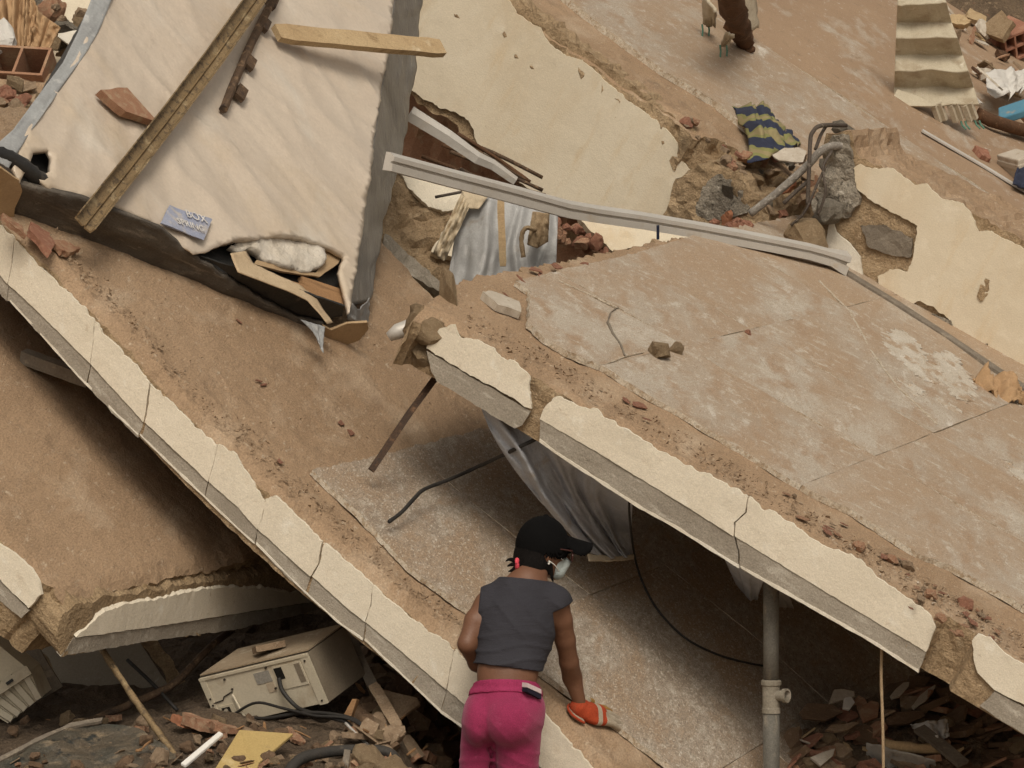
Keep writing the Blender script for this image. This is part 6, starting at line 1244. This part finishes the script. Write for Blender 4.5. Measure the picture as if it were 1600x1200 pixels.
# second unit at the left edge
a0 = W(-60, 1000, .85); ua_, ub_, uc_ = Vector((.262, -.06, -.118)), Vector((.09, .02, -.24)) , Vector((.06, .3, .10))
a0 = W(-52, 1008, .85); V2 = [(W(-30, 985, .85)), W(47, 1048, .80), W(64, 1090, .80), W(12, 1130, .82), W(-70, 1080, .88)]
ac2 = empty('air_conditioner', Matrix.Translation(W(12, 1130, .9)), 'dirty ribbed air conditioner housing cut off at the left edge', 'air conditioner'); b2 = ac2.location.copy()
back2 = [p + Vector((.03, .3, .03)) for p in V2]; n_ = 5
meshobj('casing', [p - b2 for p in V2 + back2], [tuple(range(5)), tuple(range(9, 4, -1))] + [(i, i + 5, (i + 1) % 5 + 5, (i + 1) % 5) for i in range(5)], 'appliance', ac2)
for k in range(5):
    p = V2[1].lerp(V2[4], .08 + .2 * k); q = V2[2].lerp(V2[3], .05 + .2 * k); V, F = extrude_geo([p + Vector((0, -.008, 0)), q + Vector((0, -.008, 0))], [(-.016, -.005), (.016, -.005), (.012, .006), (-.012, .006)], Vector((0, -1, .1))); meshobj('rib', [v - b2 for v in V], F, 'appliance', ac2)
p, q = W(46, 1046, .78), W(-30, 1096, .8); V, F = extrude_geo([p, q], [(-.02, -.006), (.02, -.006), (.02, .008), (-.02, .008)], Vector((0, -1, .1))); meshobj('crossbar', [v - b2 for v in V], F, 'appliance', ac2)
V, F = extrude_geo([W(20, 1062, .772), W(10, 1069, .772)], [(-.006, -.004), (.006, -.004), (.006, .004), (-.006, .004)], Vector((0, -1, .1))); meshobj('slot', [v - b2 for v in V], F, 'opening_shade', ac2)  # black bar paints the dark inside the slot
V, F = extrude_geo([W(-40, 930, 1.0), W(20, 990, 1.0), W(52, 1050, .98), W(75, 1085, 1.0)], [(-.07, -.02), (.05, -.02), (.05, .01), (-.07, .03)], Vector((0, -1, .2))); world_thing('metal_sheet', V, F, 'grey_bar', 'bent dusty metal strip behind the left air conditioner housing', 'metal sheet')
# dark arch left, panel
gp_ = frame_n(180, 1050, 1.75, (.05, -.95, .30), 100, 1060); pn = empty('grey_panel', gp_.M, 'flat grey panel standing in the gap below the broken slab corner', 'panel')
sheet('panel_board', [gp_.top(*p) for p in [(30, 960), (205, 985), (292, 1112), (240, 1150), (125, 1150)]], gp_.T, -.03, 0, 'panel_grey', pn, step=.04, jag=.003, grid=.08, rough=.002, seed=401)
sheet('panel_edge', [gp_.top(*p) for p in [(207, 985), (240, 990), (300, 1080), (294, 1110)]], gp_.T, -.03, .02, 'mortar', pn, step=.03, jag=.012, grid=.04, rough=.01, seed=402)
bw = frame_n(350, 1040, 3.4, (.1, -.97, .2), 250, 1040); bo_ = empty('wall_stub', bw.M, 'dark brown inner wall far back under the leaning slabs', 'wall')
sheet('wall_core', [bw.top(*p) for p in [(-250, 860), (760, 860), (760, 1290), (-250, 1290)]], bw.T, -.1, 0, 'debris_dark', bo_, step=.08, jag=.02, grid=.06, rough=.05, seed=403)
def heapP(px, py, up=0.0):
    Y = -.7
    while Y < 4:
        p = W(px, py, Y)
        if p.z < hz_low(p.x, p.y) + up: return p
        Y += .02
    return W(px, py, 1.5)
tube('conduit', [W(72, 1152, .75), W(160, 1118, .95), W(240, 1085, 1.1), W(275, 1066, 1.2), W(300, 1040, 1.3), W(335, 1005, 1.45), W(362, 985, 1.6)], .016, 'rust_brown', 'long dark conduit curving from lower left up under the slab', 'conduit', None, 9, 7, wob=.1, seed=3)
tube('wood_stick', [W(160, 1016, .62), W(190, 1062, .50), W(228, 1118, .36), W(262, 1165, .24), W(292, 1206, .15)], .0135, 'rust_gold', 'peeling wooden stick leaning below the broken slab corner', 'stick', None, 8, 6, wob=.35, seed=6)
tube('metal_rod', [W(199, 1031, 1.25), W(240, 1070, 1.15), W(277, 1110, 1.05)], .008, 'cable', 'straight black rod leaning against the grey panel', 'rod', None, 6, 3)
gs = frame_n(150, 1170, .15, (.08, -.42, .90), 60, 1185); gl_ = empty('glass_sheet', gs.M, 'dirty shattered windscreen-like glass sheet at the bottom left corner', 'glass sheet')
sheet('pane', [gs.top(*p) for p in [(-40, 1222), (0, 1190), (60, 1158), (110, 1136), (160, 1128), (215, 1138), (262, 1168), (312, 1212), (312, 1250), (-40, 1270)]], gs.T, -.02, 0, 'glass_dirty', gl_, step=.02, jag=.006, grid=.03, rough=.008, seed=404)
sheet('pane_edge', [gs.top(*p) for p in [(-40, 1219), (0, 1187), (60, 1155), (110, 1133), (160, 1125), (158, 1130), (110, 1139), (60, 1161), (0, 1193), (-40, 1225)]], gs.T, 0, .012, 'grey_bar', gl_, step=.02, jag=.003, grid=0, seed=405)
wprism('plastic_strip', [(282, 1192), (342, 1142), (349, 1146), (290, 1196)], (.0, .16, .16, .0), .012, 'white_plastic', 'clean white plastic strip lying at the bottom left', 'plastic strip')
wprism('fibreboard', [(330, 1210), (374, 1140), (458, 1146), (405, 1192), (398, 1214)], (-.05, .28, .28, .02, -.05), .012, 'board_yellow', 'yellow fibreboard piece lying right of the white strip', 'board')
put('brick_fragment', frag('brick', 8, 'brick_orange'), heapP(285, 1128, .05), Quaternion((0, 1, 0), .3) @ Quaternion((0, 0, 1), -.3), (.16, .2, .14), 'orange brick piece left of the pinkish one below the air conditioner', 'brick fragment')
put('brick_fragment', frag('brick', 5, 'brick_dusty'), heapP(318, 1132, .06), Quaternion((0, 1, 0), .25) @ Quaternion((0, 0, 1), -.4), (.22, .2, .20), 'pinkish dusty brick piece below the air conditioner\'s left corner', 'brick fragment')
put('brick_fragment', frag('brick', 2, 'brick_dusty'), heapP(350, 1138, .04), Quaternion((0, 1, 0), .2), (.16, .16, .12), 'purplish brick slab at the air conditioner\'s lower left foot', 'brick fragment')
V, F = extrude_geo([W(540, 975, 1.25), W(562, 1030, 1.1), W(584, 1074, 1.0)], [(-.022, -.012), (.022, -.012), (.022, .012), (-.022, .012)], Vector((0, -1, .2))); world_thing('metal_post', V, F, 'grey_bar', 'slanting dusty metal post beside the air conditioner', 'metal post')
wprism('metal_plate', [(576, 1070), (600, 1078), (652, 1090), (656, 1100), (622, 1124)], (.95, .9, .8, .8, .75), .02, 'shard_dusty', 'dusty flat plate in the rubble right of the air conditioner', 'plate', Vector((-.2, -.8, .5)))
wprism('timber_piece', [(534, 1122), (550, 1092), (558, 1092), (546, 1128)], (.75, .75, .75, .75), .03, 'wood', 'reddish board end standing right of the air conditioner', 'timber', Vector((-.3, -.9, .2)))
plank('timber_batten', W(584, 1072, .85), W(624, 1140, .62), .045, .03, (0, -1, .3), 'shard_dusty', 'dusty batten lying across the lower left rubble under the post', 'timber', 7)
tube('tyre', [W(444, 1215, -.18), W(470, 1186, -.1), W(520, 1174, -.02), W(575, 1172, .02), W(606, 1176, .02), W(620, 1192, -.02), W(628, 1222, -.06)], .022, 'tyre', 'black rubber hoop at the bottom edge left of the woman', 'rubber hoop', None, 10, 7, wob=.05, seed=3)
V, F = extrude_geo([W(543, 1172, -.06), W(537, 1215, -.1)], [(-.012, -.008), (.012, -.008), (.012, .008), (-.012, .008)], Vector((0, -1, .2))); world_thing('metal_clip', V, F, 'grey_bar', 'small grey clip on the black rubber hoop', 'clip')
tube('metal_rod', [W(540, 1130, .5), W(560, 1150, .4), W(584, 1172, .3)], .006, 'aluminium', 'short pale rod among the cables right of the air conditioner', 'rod', None, 6, 3)
r = random.Random(123)
for i in range(290):
    if i < 150: px = r.uniform(545, 735); py = r.uniform(max(1015, 1015 + (px - 600) * .9), 1215)
    elif i < 210: px = r.uniform(380, 560); py = r.uniform(1135, 1200)
    else: px = r.uniform(20, 400); py = r.uniform(1120, 1205)
    k, m = r.choice([('rock', 'shard_dusty'), ('rock', 'shard_brown'), ('brick', 'brick_dusty'), ('slab', 'shard_dusty'), ('rock', 'mortar'), ('brick', 'shard_brown'), ('splinter', 'wood'), ('tile', 'shard_dusty')])
    s = r.uniform(.05, .20) if i < 150 else r.uniform(.03, .10)
    fl = Quaternion((1, 0, 0), r.uniform(-.6, .9)) @ Quaternion((0, 1, 0), r.uniform(-.8, .8)) @ Quaternion((0, 0, 1), r.uniform(0, 6))
    wh = ('beside the metal post' if py < 1100 else 'beside the woman\'s pink trousers' if px > 660 else 'behind the black rubber hoop') + ' in the dark rubble' if i < 150 else 'by the yellow fibreboard' if i < 210 else 'by the leaning stick and glass sheet'
    put(nm[k], frag(k, r.randint(0, 9), m), heapP(px, py, .03), fl, s, lab(k, m, s, wh), 'rubble', 'rubble left of the woman' if i < 150 else ('rubble around the yellow board' if i < 210 else 'crumbs around the glass sheet'))
